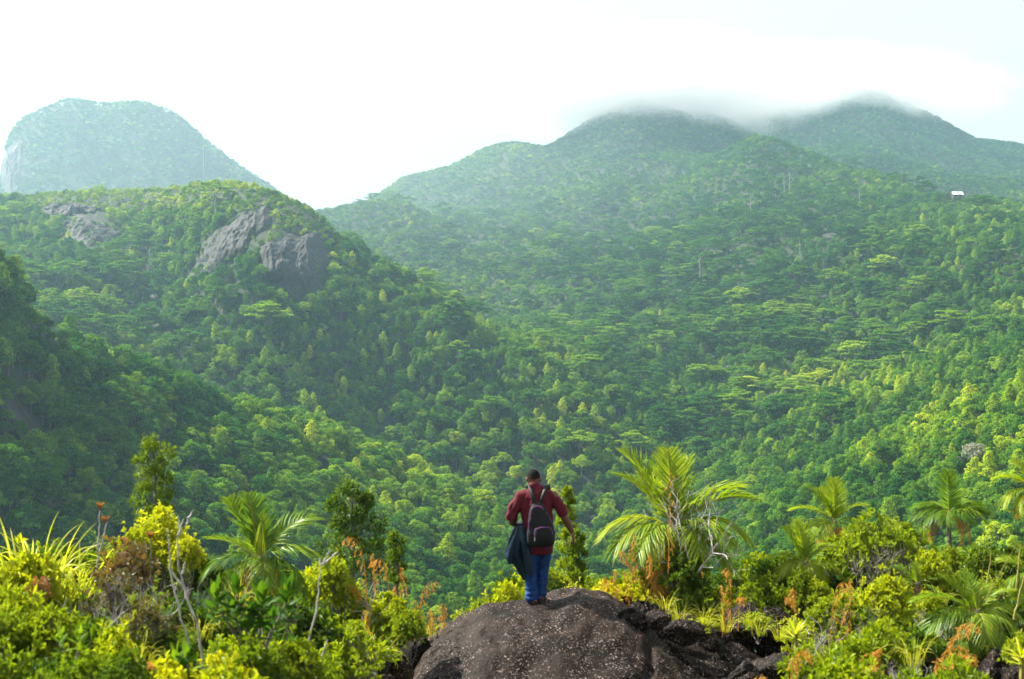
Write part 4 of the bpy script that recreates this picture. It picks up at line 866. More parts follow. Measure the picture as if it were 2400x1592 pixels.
for k,(el) in enumerate((0.2,0.55,0.95)):
    b=MB(); s=np.linspace(0,1,7); an=el-0.55*s**2; pts=np.cumsum(np.stack((np.cos(an),0*s,np.sin(an)),1)/6,0); pts-=pts[0]
    b.strip(pts,(0,1,0),0.16*np.array((0.7,0.9,1,0.95,0.75,0.45,0.03)),0,0.6,0.2); ROS.append(b.mesh('leaf',[M_STRAP]))
def rosette(px,py,d,rpx,lab,tint=0.6):
    e=empty('rosette_plant',P(px,py,d),0,1.0,lab,'plant')
    for k in range(24):
        o=link(bpy.data.objects.new('leaf',ROS[min(2,k//9)]),e); s=rpx/FPX*d*(0.85+0.3*rng.random()); o.scale=(s,s,s); o.rotation_euler=(0,-0.1,2.4*k); o['tint']=tint+0.15*rng.normal(); o.location=(0,0,k*0.004)
    b=MB(); b.tube([(0,0,-0.5),(0,0,0.08)],[0.03,0.02],5); b.obj('stem',M_STEM,e)
rosette(1866,1500,15.8,44,'bright green spiky rosette plant at the end of the sloping slab',0.5)
rosette(2395,1560,12.0,50,'yellow-green spiky rosette at the bottom picture corner',0.6)
BL=[]
for k in range(3):
    b=MB(); m=7; s=np.linspace(0,1,m); z=0.10*np.sin(s*2.2)-0.10*k*s**2; pts=np.stack((s,0*s,z),1)
    b.strip(pts,(0,1,0),0.42*np.array((0.12,0.55,0.9,1.0,0.85,0.5,0.02)),0,0.3+0.2*k,0.16); BL.append(b.mesh('leaf',[M_BIG]))
def big_leaf_shrub(px,py,d,heads,foot,lab,tint):
    x,y,z=P(px,py,d); e=empty('large_leaf_shrub',(x,y,P(px,foot,d)[2]),0,1.0,lab,'shrub'); zb=e.location.z
    for hx,hy,n,rp in heads:
        c=P(hx,hy,d)-np.array((x,y,zb)); c[1]+=rng.normal()*0.12
        b=MB(); b.tube([(0,0,-0.2),(c[0]*0.35,c[1]*0.4,c[2]*0.45),c-np.array((0,0,0.02))],[0.011,0.009,0.006],5); b.obj('stem',M_TWIG,e)
        for k in range(n):
            o=link(bpy.data.objects.new('leaf',BL[k%3]),e); s=rp/FPX*d*(0.8+0.4*rng.random()); o.scale=(s,s,s); o.location=c+np.array((0,0,-0.012*k+0.04)); o.rotation_euler=(rng.normal()*0.3,-(1.25-1.25*k/n)+rng.normal()*0.15,2.4*k); o['tint']=min(1,max(0,tint+0.25*(1-k/n)+0.1*rng.normal()))
big_leaf_shrub(600,1420,9.3,[(520,1395,16,46),(560,1380,14,44),(625,1400,18,52),(665,1410,16,48),(600,1445,14,44),(640,1460,14,46),(555,1430,12,40)],1600,'dark shrub with large glossy leaves in front of the left palm',0.30)
big_leaf_shrub(433,1560,8.4,[(420,1545,14,42),(450,1540,13,40),(435,1575,10,38)],1660,'low large-leaved plant between the bushes at the bottom',0.42)
big_leaf_shrub(700,1560,9.6,[(690,1530,12,40),(715,1570,12,38),(675,1575,10,36)],1680,'small large-leaved shoots beside the golden grass',0.40)
big_leaf_shrub(170,1500,8.8,[(168,1490,10,30),(190,1505,8,28)],1620,'tiny brownish large-leaved shoot among the front bushes',0.60)

# ------------------------------------------------------------------ bare wood
def bare(px,py,top,d,wpx,seed,lab,depth=3,mat=None,r0=0.018,name='bare_shrub',stems=5,cat='bare shrub',up=0.9,twist=0.5):
    g=np.random.default_rng(seed); x,y,z=P(px,py,d); H=(py-top)/FPX*d; W=wpx/FPX*d*0.5; e=empty(name,(x,y,z),0,1.0,lab,cat); b=MB()
    def grow(p,dr,ln,r,k):
        n=4; pts=[p]
        for q in range(n): dr=norm(dr+g.normal(size=3)*0.22*twist/0.5+np.array((0,0,0.10))); pts.append(pts[-1]+dr*ln/n)
        b.tube(pts,np.linspace(r,r*0.55,n+1),4 if k<2 else 3,cap=False)
        if k<depth:
            for q in range(3 if k else 3):
                a=pts[2+int(g.integers(3))]; grow(a,norm(dr+g.normal(size=3)*0.75*np.array((1,1,0.6))+np.array((0,0,0.25))),ln*(0.5+0.25*g.random()),r*0.55,k+1)
    for k in range(stems):
        th=2.4*k; grow(np.array((0.03*math.cos(th),0.03*math.sin(th),-0.25)),norm(np.array((math.cos(th)*W/H*1.1,math.sin(th)*W/H*0.8,up))),H*0.62,r0,0)
    b.obj('branches',mat or M_SILV,e); return e
bare(1618,1330,1140,20.6,170,900,'silvery bare branching shrub in front of the big palm',3,stems=7,r0=0.016)
bare(1921,1600,1430,14.4,110,901,'whitish bare twiggy shrub near the spiky rosette',3,stems=7,r0=0.011)
bare(2070,1340,1235,19.6,170,902,'bare grey twigs inside the large rounded shrub',3,M_TWIG,stems=9,r0=0.012)
bare(300,1480,1310,12.0,130,903,'tangle of bare grey twigs under the red-leaved shrub',3,stems=7,r0=0.009)
bare(870,1480,1330,17.6,70,904,'pale bare twigs between the orange plumes',2,stems=4,r0=0.010)
bare(1150,1450,1385,20.2,90,905,'thin bare twigs left of the shoes of the hiker',2,stems=5,r0=0.006)
bare(2010,1500,1380,14.8,150,906,'bare grey branchlets inside the upright bush',3,M_TWIG,stems=7,r0=0.009)
bare(560,1470,1290,17.0,90,907,'grey gnarled branch beside the left palm',2,M_TWIG,stems=3,r0=0.018)
bare(530,1590,1460,8.9,100,908,'dark gnarled twigs under the large-leaf shrub',3,M_TWIG,stems=4,r0=0.010)
def stick(lab,polys,d,r,name='bare_branch',mat=None,tops=()):
    p0=P(*polys[0][0],d); e=empty(name,p0,0,1.0,lab,'bare branch')
    for q,pl in enumerate(polys):
        pts=np.array([P(a,b_,d)-p0+np.array((0,0.06*q,0)) for a,b_ in pl]); k=np.linspace(0,1,4*len(pts)); s=np.linspace(0,1,len(pts)); pp=np.stack([np.interp(k,s,pts[:,i]) for i in range(3)],1)+rng.normal(size=(len(k),3))*r*0.35
        b=MB(); b.tube(pp,np.linspace(r,r*0.45,len(k)),5); b.obj('branch',mat or M_SILV,e)
stick('two tall grey bare stems rising side by side through the thicket',[[(455,1640),(440,1500),(412,1400),(398,1330),(393,1240)],[(475,1600),(460,1470),(430,1400),(420,1350),(412,1320),(411,1262),(425,1218)],[(420,1350),(425,1322)],[(411,1262),(404,1215)],[(418,1240),(436,1205)],[(412,1400),(372,1345)]],10.6,0.010)
stick('single bare forked branch standing left of the grass tuft',[[(712,1640),(722,1520),(742,1420),(749,1360),(752,1330)],[(752,1330),(745,1312)],[(752,1330),(768,1290)],[(752,1330),(785,1303)]],10.2,0.009)
stick('short leaning bare stick beside the forked branch',[[(735,1640),(752,1550),(766,1500)]],10.0,0.010)
stick('two thin red-tipped stalks standing over the red shrub',[[(228,1330),(231,1260),(233,1190)],[(230,1300),(240,1255),(246,1218)]],13.2,0.010,'red_tipped_stalk')
for (px,py) in ((234,1180),(246,1212),(352,1248),(290,1262),(278,1300),(330,1300)):
    e=empty('red_leaf_tuft',P(px,py+18,13.1),0,1.0,{234:'red leaf tuft on top of the taller stalk',246:'orange leaf tuft on top of the shorter stalk',352:'orange leaf tuft left of the bare stems',290:'rusty leaf tuft above the red shrub',278:'brown leaf tuft within the red shrub',330:'orange leaf tuft within the red shrub'}[px],'leaf tuft'); b=MB(); n=9; a=np.arange(n)*2.4; D=np.stack((np.cos(a)*0.5,np.sin(a)*0.5,0.9+0*a),1); b.leaves(np.zeros((n,3)),D,-D*np.array((1,1,0))+np.array((0,0,0.6)),0.10,0.040,0.2); o=b.obj('leaves',M_RED,e); o['tint']=0.85
    if px not in (234,246): b=MB(); b.tube([(0,0,-0.35),(0.01,0,0.01)],[0.006,0.004],4); b.obj('stem',M_TWIG,e)
bigst=[(2305,1420,2323,1300,15),(2382,1380,2392,1276,15),(2376,1450,2406,1330,14)]
for k,(a,b0,c,d0,dp) in enumerate(bigst): stick(('thin yellow palm stalk rising from the wide low palm','tall yellow stalk near the picture edge','orange dry stalk at the picture edge')[k],[[(a,b0),(c,d0)]],dp,0.012,'dry_stalk',M_STEM)

# ------------------------------------------------------------------ orange plumes
def plume(pts,d,frm,lab,drop=0.11,n=26,r=0.006,seed=0,fat=1.0):
    g=np.random.default_rng(seed+int(pts[0][0])); p0=P(*pts[0],d); e=empty('grass_plume',p0,0,1.0,lab,'grass plume')
    a=np.array([P(x,y,d)-p0 for x,y in pts]); s=np.linspace(0,1,len(a)); k=np.linspace(0,1,18); pp=np.stack([np.interp(k,s,a[:,i]) for i in range(3)],1)
    for _ in range(3): pp[1:-1]=(pp[:-2]+2*pp[1:-1]+pp[2:])/4
    b=MB(); b.tube(pp,np.linspace(r,r*0.35,18),4); b.obj('stem',M_STRAW,e)['tint']=0.45
    b=MB(); t=frm+(1-frm)*np.arange(n)/(n-1)
    for q in range(n):
        c=np.array([np.interp(t[q],k,pp[:,i]) for i in range(3)]); m=13; ln=drop*(0.6+0.6*g.random())*(1-0.4*abs(2*(q/n)-1)); si=(g.normal(size=3)*0.4+np.array((0.35*(1 if seed%2 else -1),0,0)))*np.array((1,1,0)); f=np.sort(g.random(m))[:,None]
        pos=c+np.array((0,0,-1.0))*ln*f**1.2+si*ln*np.sqrt(f)*fat; D=norm(np.array((0,0,-1.0))+si*1.2+g.normal(size=(m,3))*0.45); b.leaves(pos,D,rnd_dirs(m,g),0.044,0.0085,0.2,0,g.random(m))
    b.obj('plume',M_STRAW,e)['tint']=0.6
    return e
PL=[([(862,1470),(860,1400),(855,1320),(845,1275),(826,1256),(806,1264)],18.0,.25,'tall orange plume arching over beside the dark bushy tree'),
([(880,1470),(879,1400),(876,1340),(872,1298)],18.2,.45,'upright orange plume next to the tall arching one'),
([(914,1440),(912,1380),(905,1330),(892,1306),(880,1315)],18.0,.4,'orange plume bent in a narrow hook'),
([(940,1450),(939,1390),(938,1328)],18.4,.3,'straight orange plume behind the fresh green bush'),
([(928,1450),(927,1400),(927,1372)],18.3,.4,'short orange plume behind the fresh green bush'),
([(985,1500),(984,1440),(988,1390),(1000,1370),(1014,1362)],17.8,.25,'pale orange plume drooping over the edge of the dome'),
([(972,1500),(971,1450),(976,1408)],17.8,.3,'short pale plume left of the drooping one at the edge'),
([(1010,1500),(1008,1460),(1006,1428)],17.9,.3,'small plume at the foot of the drooping pale plume'),
([(1040,1490),(1042,1450),(1040,1414)],18.6,.3,'lone small plume standing over the dome edge'),
([(830,1440),(838,1405),(834,1378),(818,1370)],17.5,.4,'small bent plume below the dark bushy tree'),
([(870,1520),(866,1470),(862,1430)],16.6,.3,'hanging plume low in the yellow grass'),
([(1566,1345),(1568,1260),(1570,1180),(1566,1110)],19.9,.1,'tallest orange plume in front of the big palm'),
([(1492,1365),(1489,1310),(1486,1250)],19.9,.1,'thick upright orange plume left of the tallest'),
([(1490,1360),(1470,1315),(1453,1288)],19.8,.3,'leaning orange plume under the big palm'),
([(1526,1370),(1525,1330),(1524,1298)],19.9,.3,'small plume between the two tall ones'),
([(1440,1420),(1438,1375),(1440,1335)],19.6,.2,'small orange plume in the golden bush'),
([(1425,1420),(1423,1380),(1420,1350)],19.7,.2,'tiny orange plume at the end of the golden bush'),
([(1475,1430),(1470,1385),(1462,1335)],19.5,.2,'orange plume leaning in the golden bush'),
([(1712,1470),(1713,1400),(1712,1345),(1706,1330)],18.4,.15,'drooping orange plume before the rear dark rocks'),
([(1694,1490),(1692,1430),(1690,1370)],18.3,.15,'heavy orange plume left of the drooping one'),
([(1730,1480),(1732,1420),(1738,1396),(1746,1402)],18.4,.6,'thin bent stalk right of the drooping plume'),
([(1866,1490),(1862,1430),(1850,1395),(1836,1400)],17.2,.4,'orange plume curling over the right hump of rock'),
([(1856,1430),(1862,1395),(1858,1376)],19.0,.3,'fluffy plume above the right hump of rock'),
([(1944,1520),(1950,1440),(1958,1380),(1972,1364),(1984,1368)],15.0,.1,'dense dark orange plume beside the white bare shrub'),
([(1996,1560),(1994,1460),(1991,1352)],14.8,.1,'tall thin straight orange stalk in the right thicket'),
([(1848,1640),(1856,1560),(1872,1526),(1892,1520)],11.4,.2,'large near orange plume below the spiky rosette'),
([(2062,1600),(2060,1560),(2056,1525),(2066,1518)],11.8,.3,'short fat orange plume in the front bushes'),
([(2036,1640),(2040,1590),(2044,1558)],11.6,.2,'low orange plume beside the short fat one'),
([(2205,1640),(2225,1530),(2250,1470),(2275,1455),(2295,1468)],11.6,.3,'big arching orange plume in front of the low palm'),
([(2200,1640),(2205,1560),(2220,1515),(2245,1510)],11.4,.3,'bushy orange plume left of the corner boulder'),
([(2215,1640),(2240,1560),(2268,1530),(2290,1538)],11.3,.3,'orange plume hanging against the corner boulder'),
([(2185,1640),(2188,1580),(2196,1540)],11.4,.3,'upright part of the orange plumes by the corner boulder'),
([(1775,1640),(1778,1596),(1786,1580)],11.6,.2,'plume tip at the bottom edge on the sloping slab'),
([(340,1640),(336,1580),(332,1552),(350,1548)],8.6,.3,'plume tip at the bottom in the left bushes')]
for i,(pts,d,f,lab) in enumerate(PL): plume(pts,d,f,lab,drop=0.10 if d>16 else 0.11,seed=i,fat=1.0,n=14)

# dry golden grass and wisps scattered through the scrub
for k,(px,py,d,h,lab) in enumerate([(470,1500,12.5,90,'dry golden grass wisp below the two bare stems'),(640,1560,11.5,80,'dry golden grass under the large-leaf shrub'),(330,1560,10.0,90,'dry grass wisp in the front bushes at the bottom'),(1010,1490,18.4,60,'golden grass at the edge of the dome under the plumes'),(1590,1455,18.0,55,'golden grass growing out of the crack by the broken rocks'),(1650,1462,18.2,60,'dry grass between the broken rocks and the rear outcrop'),
  (1700,1480,17.6,60,'grass wisp under the drooping orange plume'),(1760,1465,18.0,50,'grass wisp before the rear outcrop'),(1830,1500,16.6,60,'golden grass beside the spiky rosette'),(1950,1580,13.0,90,'dry grass wisp under the white bare shrub'),(2140,1560,12.6,100,'tall dry grass in the front right bushes'),(2020,1420,17.5,60,'grass wisp beside the tall thin stalk'),(2200,1420,17.0,60,'golden grass left of the wide low palm'),(1420,1412,19.6,45,'grass wisp on the crest right of the hiker'),(1380,1402,19.8,40,'short golden grass on the crest close to the hiker'),(560,1420,15.0,80,'golden grass in front of the left palm')]):
    strap_clump(px,py,d,h,34,lab,'grass_tuft',0.10,tint=(0.45,1.0),wmul=0.35)
for k,(px,py,top,d,w,lab) in enumerate([(660,1480,1350,14.0,110,'fine grey twigs right of the large-leaf shrub'),(220,1480,1370,11.5,120,'fine grey twigs beside the red shrub'),(480,1420,1310,15.5,80,'fine pale twigs behind the bare stems'),(2180,1480,1390,15.5,110,'fine pale twigs left of the wide low palm'),(1985,1560,1450,13.4,120,'pale twig tangle near the front right bushes'),(2130,1590,1490,12.0,120,'fine twigs in the front right bushes'),(1760,1400,1320,21.0,90,'thin twigs over the rear outcrop')]):
    bare(px,py,top,d,w,930+k,lab,3,M_SILV if k%2 else M_TWIG,stems=5,r0=0.006)
put(BU[1],1560,1440,18.6,60,0.6,'little bush in the crack of the broken rocks','bush','bush',foot=1480)
put(BO[1],1640,1448,18.4,90,0.7,'golden bush half hiding the broken rocks','bush','bush',foot=1500)
put(BU[0],1775,1440,18.6,80,0.55,'bush between the two humps of the rear outcrop','bush','bush',foot=1500)
put(BO[0],1880,1450,16.8,110,0.7,'yellow bush behind the spiky rosette','bush','bush')
put(BN[0],590,1488,8.9,210,0.36,'dense green bush hiding the stems of the large-leaf shrub','bush','bush')
put(BU[3],690,1500,9.4,150,0.55,'green bush beside the forked branch at the bottom','bush','bush')
# ------------------------------------------------------------------ the hiker, seen from behind, looking down the valley
def cloth(name,c,rough=0.8,var=0.75,scale=30,sheen=0.0,bump=0.25,bs=60):
    m,t,n,l,out=nt(name); b=n('ShaderNodeBsdfPrincipled',{'Roughness':rough}); b.inputs['Sheen Weight'].default_value=sheen; b.inputs['Specular IOR Level'].default_value=0.2
    tc=n('ShaderNodeTexCoord'); no=n('ShaderNodeTexNoise',{'Scale':scale,'Detail':6.0}); l(tc.outputs['Object'],no.inputs['Vector'])
    r=ramp(n,[(0.3,tuple(q*var for q in c)),(0.7,c)]); l(no.outputs['Fac'],r.inputs[0]); l(r.outputs[0],b.inputs['Base Color'])
    n2=n('ShaderNodeTexNoise',{'Scale':bs,'Detail':3.0}); l(tc.outputs['Object'],n2.inputs['Vector']); bp=n('ShaderNodeBump',{'Strength':bump,'Distance':0.01}); l(n2.outputs['Fac'],bp.inputs['Height']); l(bp.outputs[0],b.inputs['Normal']); l(b.outputs[0],out.inputs['Surface']); return m
M_SKIN=plain_mat('brown skin',(0.10,0.042,0.025),(0.15,0.065,0.038),14,0.5)
M_HAIR=plain_mat('short black hair',(0.003,0.0025,0.0025),(0.009,0.007,0.006),160,0.8,0.6,200)
_h,_t,_n,_l,_o=nt('cropped black hair'); _b=_n('ShaderNodeBsdfPrincipled',{'Roughness':0.85}); _b.inputs['Specular IOR Level'].default_value=0.1; _c=_n('ShaderNodeTexCoord'); _s=_n('ShaderNodeSeparateXYZ'); _l(_c.outputs['Object'],_s.inputs[0])
_m=_n('ShaderNodeMapRange'); _m.inputs['From Min'].default_value=1.635; _m.inputs['From Max'].default_value=1.715; _l(_s.outputs['Z'],_m.inputs['Value']); _r=ramp(_n,[(0.0,(0.075,0.032,0.019)),(0.45,(0.022,0.011,0.008)),(1.0,(0.004,0.003,0.003))]); _l(_m.outputs[0],_r.inputs[0]); _l(_r.outputs[0],_b.inputs['Base Color'])
_q=_n('ShaderNodeTexNoise',{'Scale':220.0}); _l(_c.outputs['Object'],_q.inputs['Vector']); _p=_n('ShaderNodeBump',{'Strength':0.5,'Distance':0.004}); _l(_q.outputs['Fac'],_p.inputs['Height']); _l(_p.outputs[0],_b.inputs['Normal']); _l(_b.outputs[0],_o.inputs['Surface']); M_HAIR=_h
M_SHIRT=cloth('maroon polo shirt',(0.105,0.008,0.018)); M_JEAN=cloth('blue trousers',(0.011,0.060,0.245),var=0.4,scale=14)
M_SHOE=cloth('brown shoe leather',(0.07,0.035,0.025),0.6); M_SOLE=cloth('shoe sole',(0.03,0.03,0.03))
M_PACK=cloth('black pack cloth',(0.014,0.016,0.018),0.75,0.6); M_PIPE=cloth('violet piping',(0.20,0.06,0.22),0.5); M_STRP=cloth('black webbing',(0.012,0.014,0.016),0.6)
M_JACK=cloth('dark teal blue jacket',(0.008,0.026,0.050),0.4,0.5,8); M_ZIP=plain_mat('zip puller',(0.5,0.5,0.45),None,5,0.4)
def loft(mb,rings,n=20,mat=0):
    """rings: (centre, half axis a, half axis b, axis dir)  - closed tube of ellipses; a lies across, b in depth"""
    C=np.array([r[0] for r in rings],float); m=len(C); T=norm(np.gradient(C,axis=0)); th=np.linspace(0,2*np.pi,n,endpoint=False); V=[]
    for i in range(m):
        a=np.array((1.0,0,0)); a=norm(a-T[i]*(a@T[i])); bb=np.cross(T[i],a)
        V.append(C[i]+np.cos(th)[:,None]*a*rings[i][1]+np.sin(th)[:,None]*bb*rings[i][2])
    V=np.concatenate(V); mb.add(V,grid_faces(m,n,True)[:,::-1],mat)
    for k,q in ((0,0),(m-1,(m-1)*n)):
        c=C[k]; F=[[j,(j+1)%n,n] for j in range(n)]; F=F if k else [f[::-1] for f in F]
        mb.add(np.concatenate((V[q:q+n],[c])),np.array(F),mat)
def ball(mb,c,r,n=14):
    ph=np.linspace(-math.pi/2,math.pi/2,n)[:,None]; th=np.linspace(0,2*math.pi,n*2,endpoint=False)[None,:]
    V=np.stack((np.cos(ph)*np.cos(th),np.cos(ph)*np.sin(th),np.sin(ph)+0*th),-1).reshape(-1,3)*np.array(r)+np.array(c); mb.add(V,grid_faces(n,n*2,True)[:,::-1])
def fuse(mb,name,mat,parent,voxel,smooth=6,noise=None):
    """merge overlapping closed shapes into one continuous skin"""
    me=mb.mesh(name,[mat]); o=bpy.data.objects.new(name,me); COL.objects.link(o)
    md=o.modifiers.new('r','REMESH'); md.mode='VOXEL'; md.voxel_size=voxel; md.use_smooth_shade=True
    ms=o.modifiers.new('s','SMOOTH'); ms.factor=0.5; ms.iterations=smooth
    dg=bpy.context.evaluated_depsgraph_get(); dg.update(); nm=bpy.data.meshes.new_from_object(o.evaluated_get(dg)); bpy.data.objects.remove(o)
    if noise:
        V=np.empty(len(nm.vertices)*3,np.float32); nm.vertices.foreach_get('co',V); V=V.reshape(-1,3); N=np.empty_like(V).ravel(); nm.vertices.foreach_get('normal',N); V=V+N.reshape(-1,3)*noise(V)[:,None]; nm.vertices.foreach_set('co',V.astype(np.float32).ravel()); nm.update()
    nm.name=name; nm.materials.clear(); nm.materials.append(mat); nm.polygons.foreach_set('use_smooth',np.ones(len(nm.polygons),bool)); o=bpy.data.objects.new(name,nm); return link(o,parent)
mp=P(1258,1417,18.75)
man=empty('person',mp,0,1.0,'hiker in a maroon polo shirt and blue trousers standing on the dome, seen from behind','person')
# body: head, neck, arms and hands in one skin
b=MB(); hx=-0.035
def tilt(p): # head bowed forward and a little to the left
    v=Vector(p)-Vector((hx,0.02,1.575)); v.rotate(Euler((R(-16),R(-2),R(4)))); return np.array(v+Vector((hx,0.02,1.575)))
t0=len(b.V)
ball(b,(0,0,0),(0.078,0.096,0.100)); ball(b,(0,0.028,-0.055),(0.062,0.070,0.075)); ball(b,(0,0.105,-0.02),(0.014,0.022,0.026),8)   # skull, jaw, nose
ball(b,(0,0.088,-0.075),(0.026,0.018,0.010),8); ball(b,(0,0.088,0.012),(0.055,0.018,0.012),8)                                         # mouth, brow
for s in (-1,1): ball(b,(s*0.081,-0.002,-0.018),(0.012,0.022,0.034),8)                                                               # ears
for i in range(t0,len(b.V)): b.V[i]=np.array([tilt(v*1.13+np.array((hx,0.035,1.672))) for v in b.V[i]])
loft(b,[((hx-0.01,-0.02,1.44),0.085,0.075),((hx,-0.01,1.53),0.066,0.066),((hx,0.02,1.60),0.060,0.064),((hx,0.045,1.67),0.05,0.06)])
def limb(pts,rad,n=14): loft(b,[(p,r,r) for p,r in zip(pts,rad)],n)
limb([(0.20,-0.01,1.47),(0.285,-0.02,1.32),(0.355,-0.02,1.17),(0.405,0.0,1.08),(0.445,0.01,1.00),(0.468,0.02,0.945)],[0.065,0.062,0.052,0.050,0.040,0.031])
limb([(-0.20,-0.01,1.46),(-0.27,-0.03,1.31),(-0.325,-0.03,1.14),(-0.32,0.06,1.08),(-0.29,0.16,1.045),(-0.25,0.25,1.03)],[0.065,0.062,0.056,0.052,0.042,0.031])
def hand(w,fw,sd,bend):
    """w wrist, fw direction of the fingers, sd towards the thumb, bend direction of curl"""
    w=np.array(w); fw=norm(np.array(fw)); sd=norm(np.array(sd)-fw*(np.array(sd)@fw)); bn=norm(np.array(bend)-fw*(np.array(bend)@fw))
    for k in range(4):
        o=sd*(0.030-0.020*k); base=w+fw*0.035+o*0.9; kn=w+fw*(0.088-0.004*abs(k-1))+o
        limb([w+fw*0.0+o*0.5,base,kn],[0.017,0.017,0.0135],10); ln=(0.036,0.041,0.038,0.030)[k]; a=0.35+0.08*k
        p1=kn+(fw*math.cos(a)+bn*math.sin(a))*ln; p2=p1+(fw*math.cos(a*2)+bn*math.sin(a*2))*ln*0.75; p3=p2+(fw*math.cos(a*2.6)+bn*math.sin(a*2.6))*ln*0.55
        limb([kn-fw*0.01,p1,p2,p3],[0.0115,0.0105,0.0095,0.0075],10)
    th=w+fw*0.022+sd*0.022; t1=th+(fw*0.55+sd*0.7+bn*0.3)*0.036; t2=t1+(fw*0.9+sd*0.25+bn*0.3)*0.034; t3=t2+(fw*0.95+bn*0.35)*0.022
    limb([w+fw*0.008,th,t1,t2,t3],[0.016,0.016,0.0135,0.0115,0.009],10)
hand((0.470,0.02,0.940),(0.22,0.05,-1),(0.25,0.95,0),(-0.9,0.25,-0.1))
hand((-0.246,0.26,1.028),(0.45,0.9,-0.15),(0.6,-0.3,0.9),(0.6,0.2,-0.9))
fuse(b,'body',M_SKIN,man,0.0065,3)
body=[c for c in man.children][0]
# hair: close cap fading at the nape
b=MB(); ph=np.linspace(-0.42,math.pi/2,16)[:,None]; th=np.linspace(0,2*math.pi,40,endpoint=False)[None,:]; lo=np.where(np.sin(th)>0.35,0.45,-0.40+0.22*np.abs(np.cos(th))); p2=lo+(math.pi/2-lo)*np.linspace(0,1,16)[:,None]
V=np.stack((np.cos(p2)*np.cos(th),np.cos(p2)*np.sin(th),np.sin(p2)+0*th),-1).reshape(-1,3); V=V*np.array((0.0815,0.0995,0.1045)); V=np.array([tilt(v*1.13+np.array((hx,0.035,1.672))) for v in V]); b.add(V,grid_faces(16,40,True)[:,::-1]); b.obj('hair',M_HAIR,man,smooth=True)
for s in (-1,1):
    b=MB(); c=np.array((s*0.03,0.085,-0.008)); ball(b,(0,0,0),(0.012,0.012,0.010),8); b.V[0]=np.array([tilt((v+c)*1.13+np.array((hx,0.035,1.672))) for v in b.V[0]]); b.obj('eye',plain_mat('eye',(0.5,0.48,0.45),None,3,0.2),man,smooth=True)
# polo shirt: loose over the belly, elbow-length sleeves
b=MB()
loft(b,[((0.045,0.0,0.665),0.178,0.150),((0.042,0.005,0.72),0.182,0.158),((0.035,0.015,0.85),0.190,0.172),((0.025,0.02,0.98),0.196,0.180),((0.010,0.01,1.12),0.205,0.172),((-0.004,0.0,1.26),0.212,0.158),((-0.01,-0.01,1.36),0.212,0.142),((-0.012,-0.015,1.43),0.195,0.122),((-0.018,-0.015,1.495),0.150,0.100),((-0.025,-0.01,1.545),0.105,0.080),((-0.03,-0.005,1.575),0.078,0.074)],28)
def sleeve(pts,rad): loft(b,[(p,r,r*0.95) for p,r in zip(pts,rad)],18)
sleeve([(0.11,-0.01,1.45),(0.185,-0.012,1.425),(0.25,-0.015,1.36),(0.30,-0.02,1.29),(0.335,-0.02,1.215),(0.352,-0.02,1.175)],[0.080,0.082,0.080,0.076,0.072,0.070])
sleeve([(-0.13,-0.01,1.445),(-0.20,-0.012,1.42),(-0.255,-0.02,1.34),(-0.30,-0.03,1.26),(-0.325,-0.03,1.17),(-0.333,-0.02,1.11)],[0.082,0.086,0.088,0.086,0.083,0.078])
def folds(V): return 0.010*vnoise(V[:,0]*16+V[:,2]*5,V[:,2]*7+V[:,1]*6,3)+0.007*vnoise(V[:,0]*30-V[:,2]*14,V[:,2]*10,5)
fuse(b,'shirt',M_SHIRT,man,0.010,5,folds)
b=MB(); loft(b,[((hx,-0.012,1.555),0.082,0.078),((hx,-0.008,1.575),0.078,0.076),((hx,0.0,1.598),0.070,0.070)],20); fuse(b,'collar',M_SHIRT,man,0.008,2)
# trousers with bunched ankles
b=MB()
loft(b,[((0.03,0.0,0.90),0.165,0.14),((0.03,-0.005,0.80),0.175,0.150),((0.025,-0.005,0.72),0.172,0.145)],22)
def leg(pts,rad): 
    k=np.linspace(0,1,30); s=np.linspace(0,1,len(pts)); p=np.stack([np.interp(k,s,np.array(pts)[:,i]) for i in range(3)],1); r=np.interp(k,s,rad)
    w=np.clip((0.42-p[:,2])/0.3,0,1); r=r+0.011*w*np.sin(p[:,2]*95+3*p[0,0]); p[:,0]+=0.008*w*np.sin(p[:,2]*60); loft(b,[(q,a,a*1.06) for q,a in zip(p,r)],20)
leg([(-0.060,0,0.78),(-0.070,0.0,0.62),(-0.080,0.01,0.46),(-0.078,0.0,0.28),(-0.068,-0.01,0.12),(-0.064,-0.01,0.045)],[0.100,0.094,0.082,0.078,0.077,0.080])
leg([(0.105,0.02,0.78),(0.098,0.04,0.62),(0.085,0.06,0.46),(0.072,0.07,0.30),(0.060,0.08,0.14),(0.056,0.08,0.065)],[0.100,0.092,0.078,0.070,0.066,0.068])
fuse(b,'trousers',M_JEAN,man,0.010,3,lambda V:0.006*vnoise(V[:,0]*22,V[:,2]*17,8)+0.004*vnoise(V[:,0]*40,V[:,2]*34,9))
for (sx,sy,sz,rz) in ((-0.064,0.0,0.0,0.12),(0.058,0.085,0.02,-0.15)):
    b=MB(); loft(b,[((0,-0.085,0.048),0.028,0.030),((0,-0.06,0.05),0.042,0.046),((0,0.0,0.052),0.046,0.050),((0,0.07,0.044),0.050,0.040),((0,0.13,0.036),0.048,0.032),((0,0.165,0.030),0.028,0.022)],16)
    o=fuse(b,'shoe',M_SHOE,man,0.008,3); o.location=(sx,sy,sz); o.rotation_euler=(0,0,rz)
    b=MB(); loft(b,[((0,-0.09,0.012),0.030,0.012),((0,0.0,0.012),0.048,0.013),((0,0.1,0.012),0.052,0.013),((0,0.17,0.012),0.026,0.010)],14); b.obj('sole',M_SOLE,o,smooth=True)
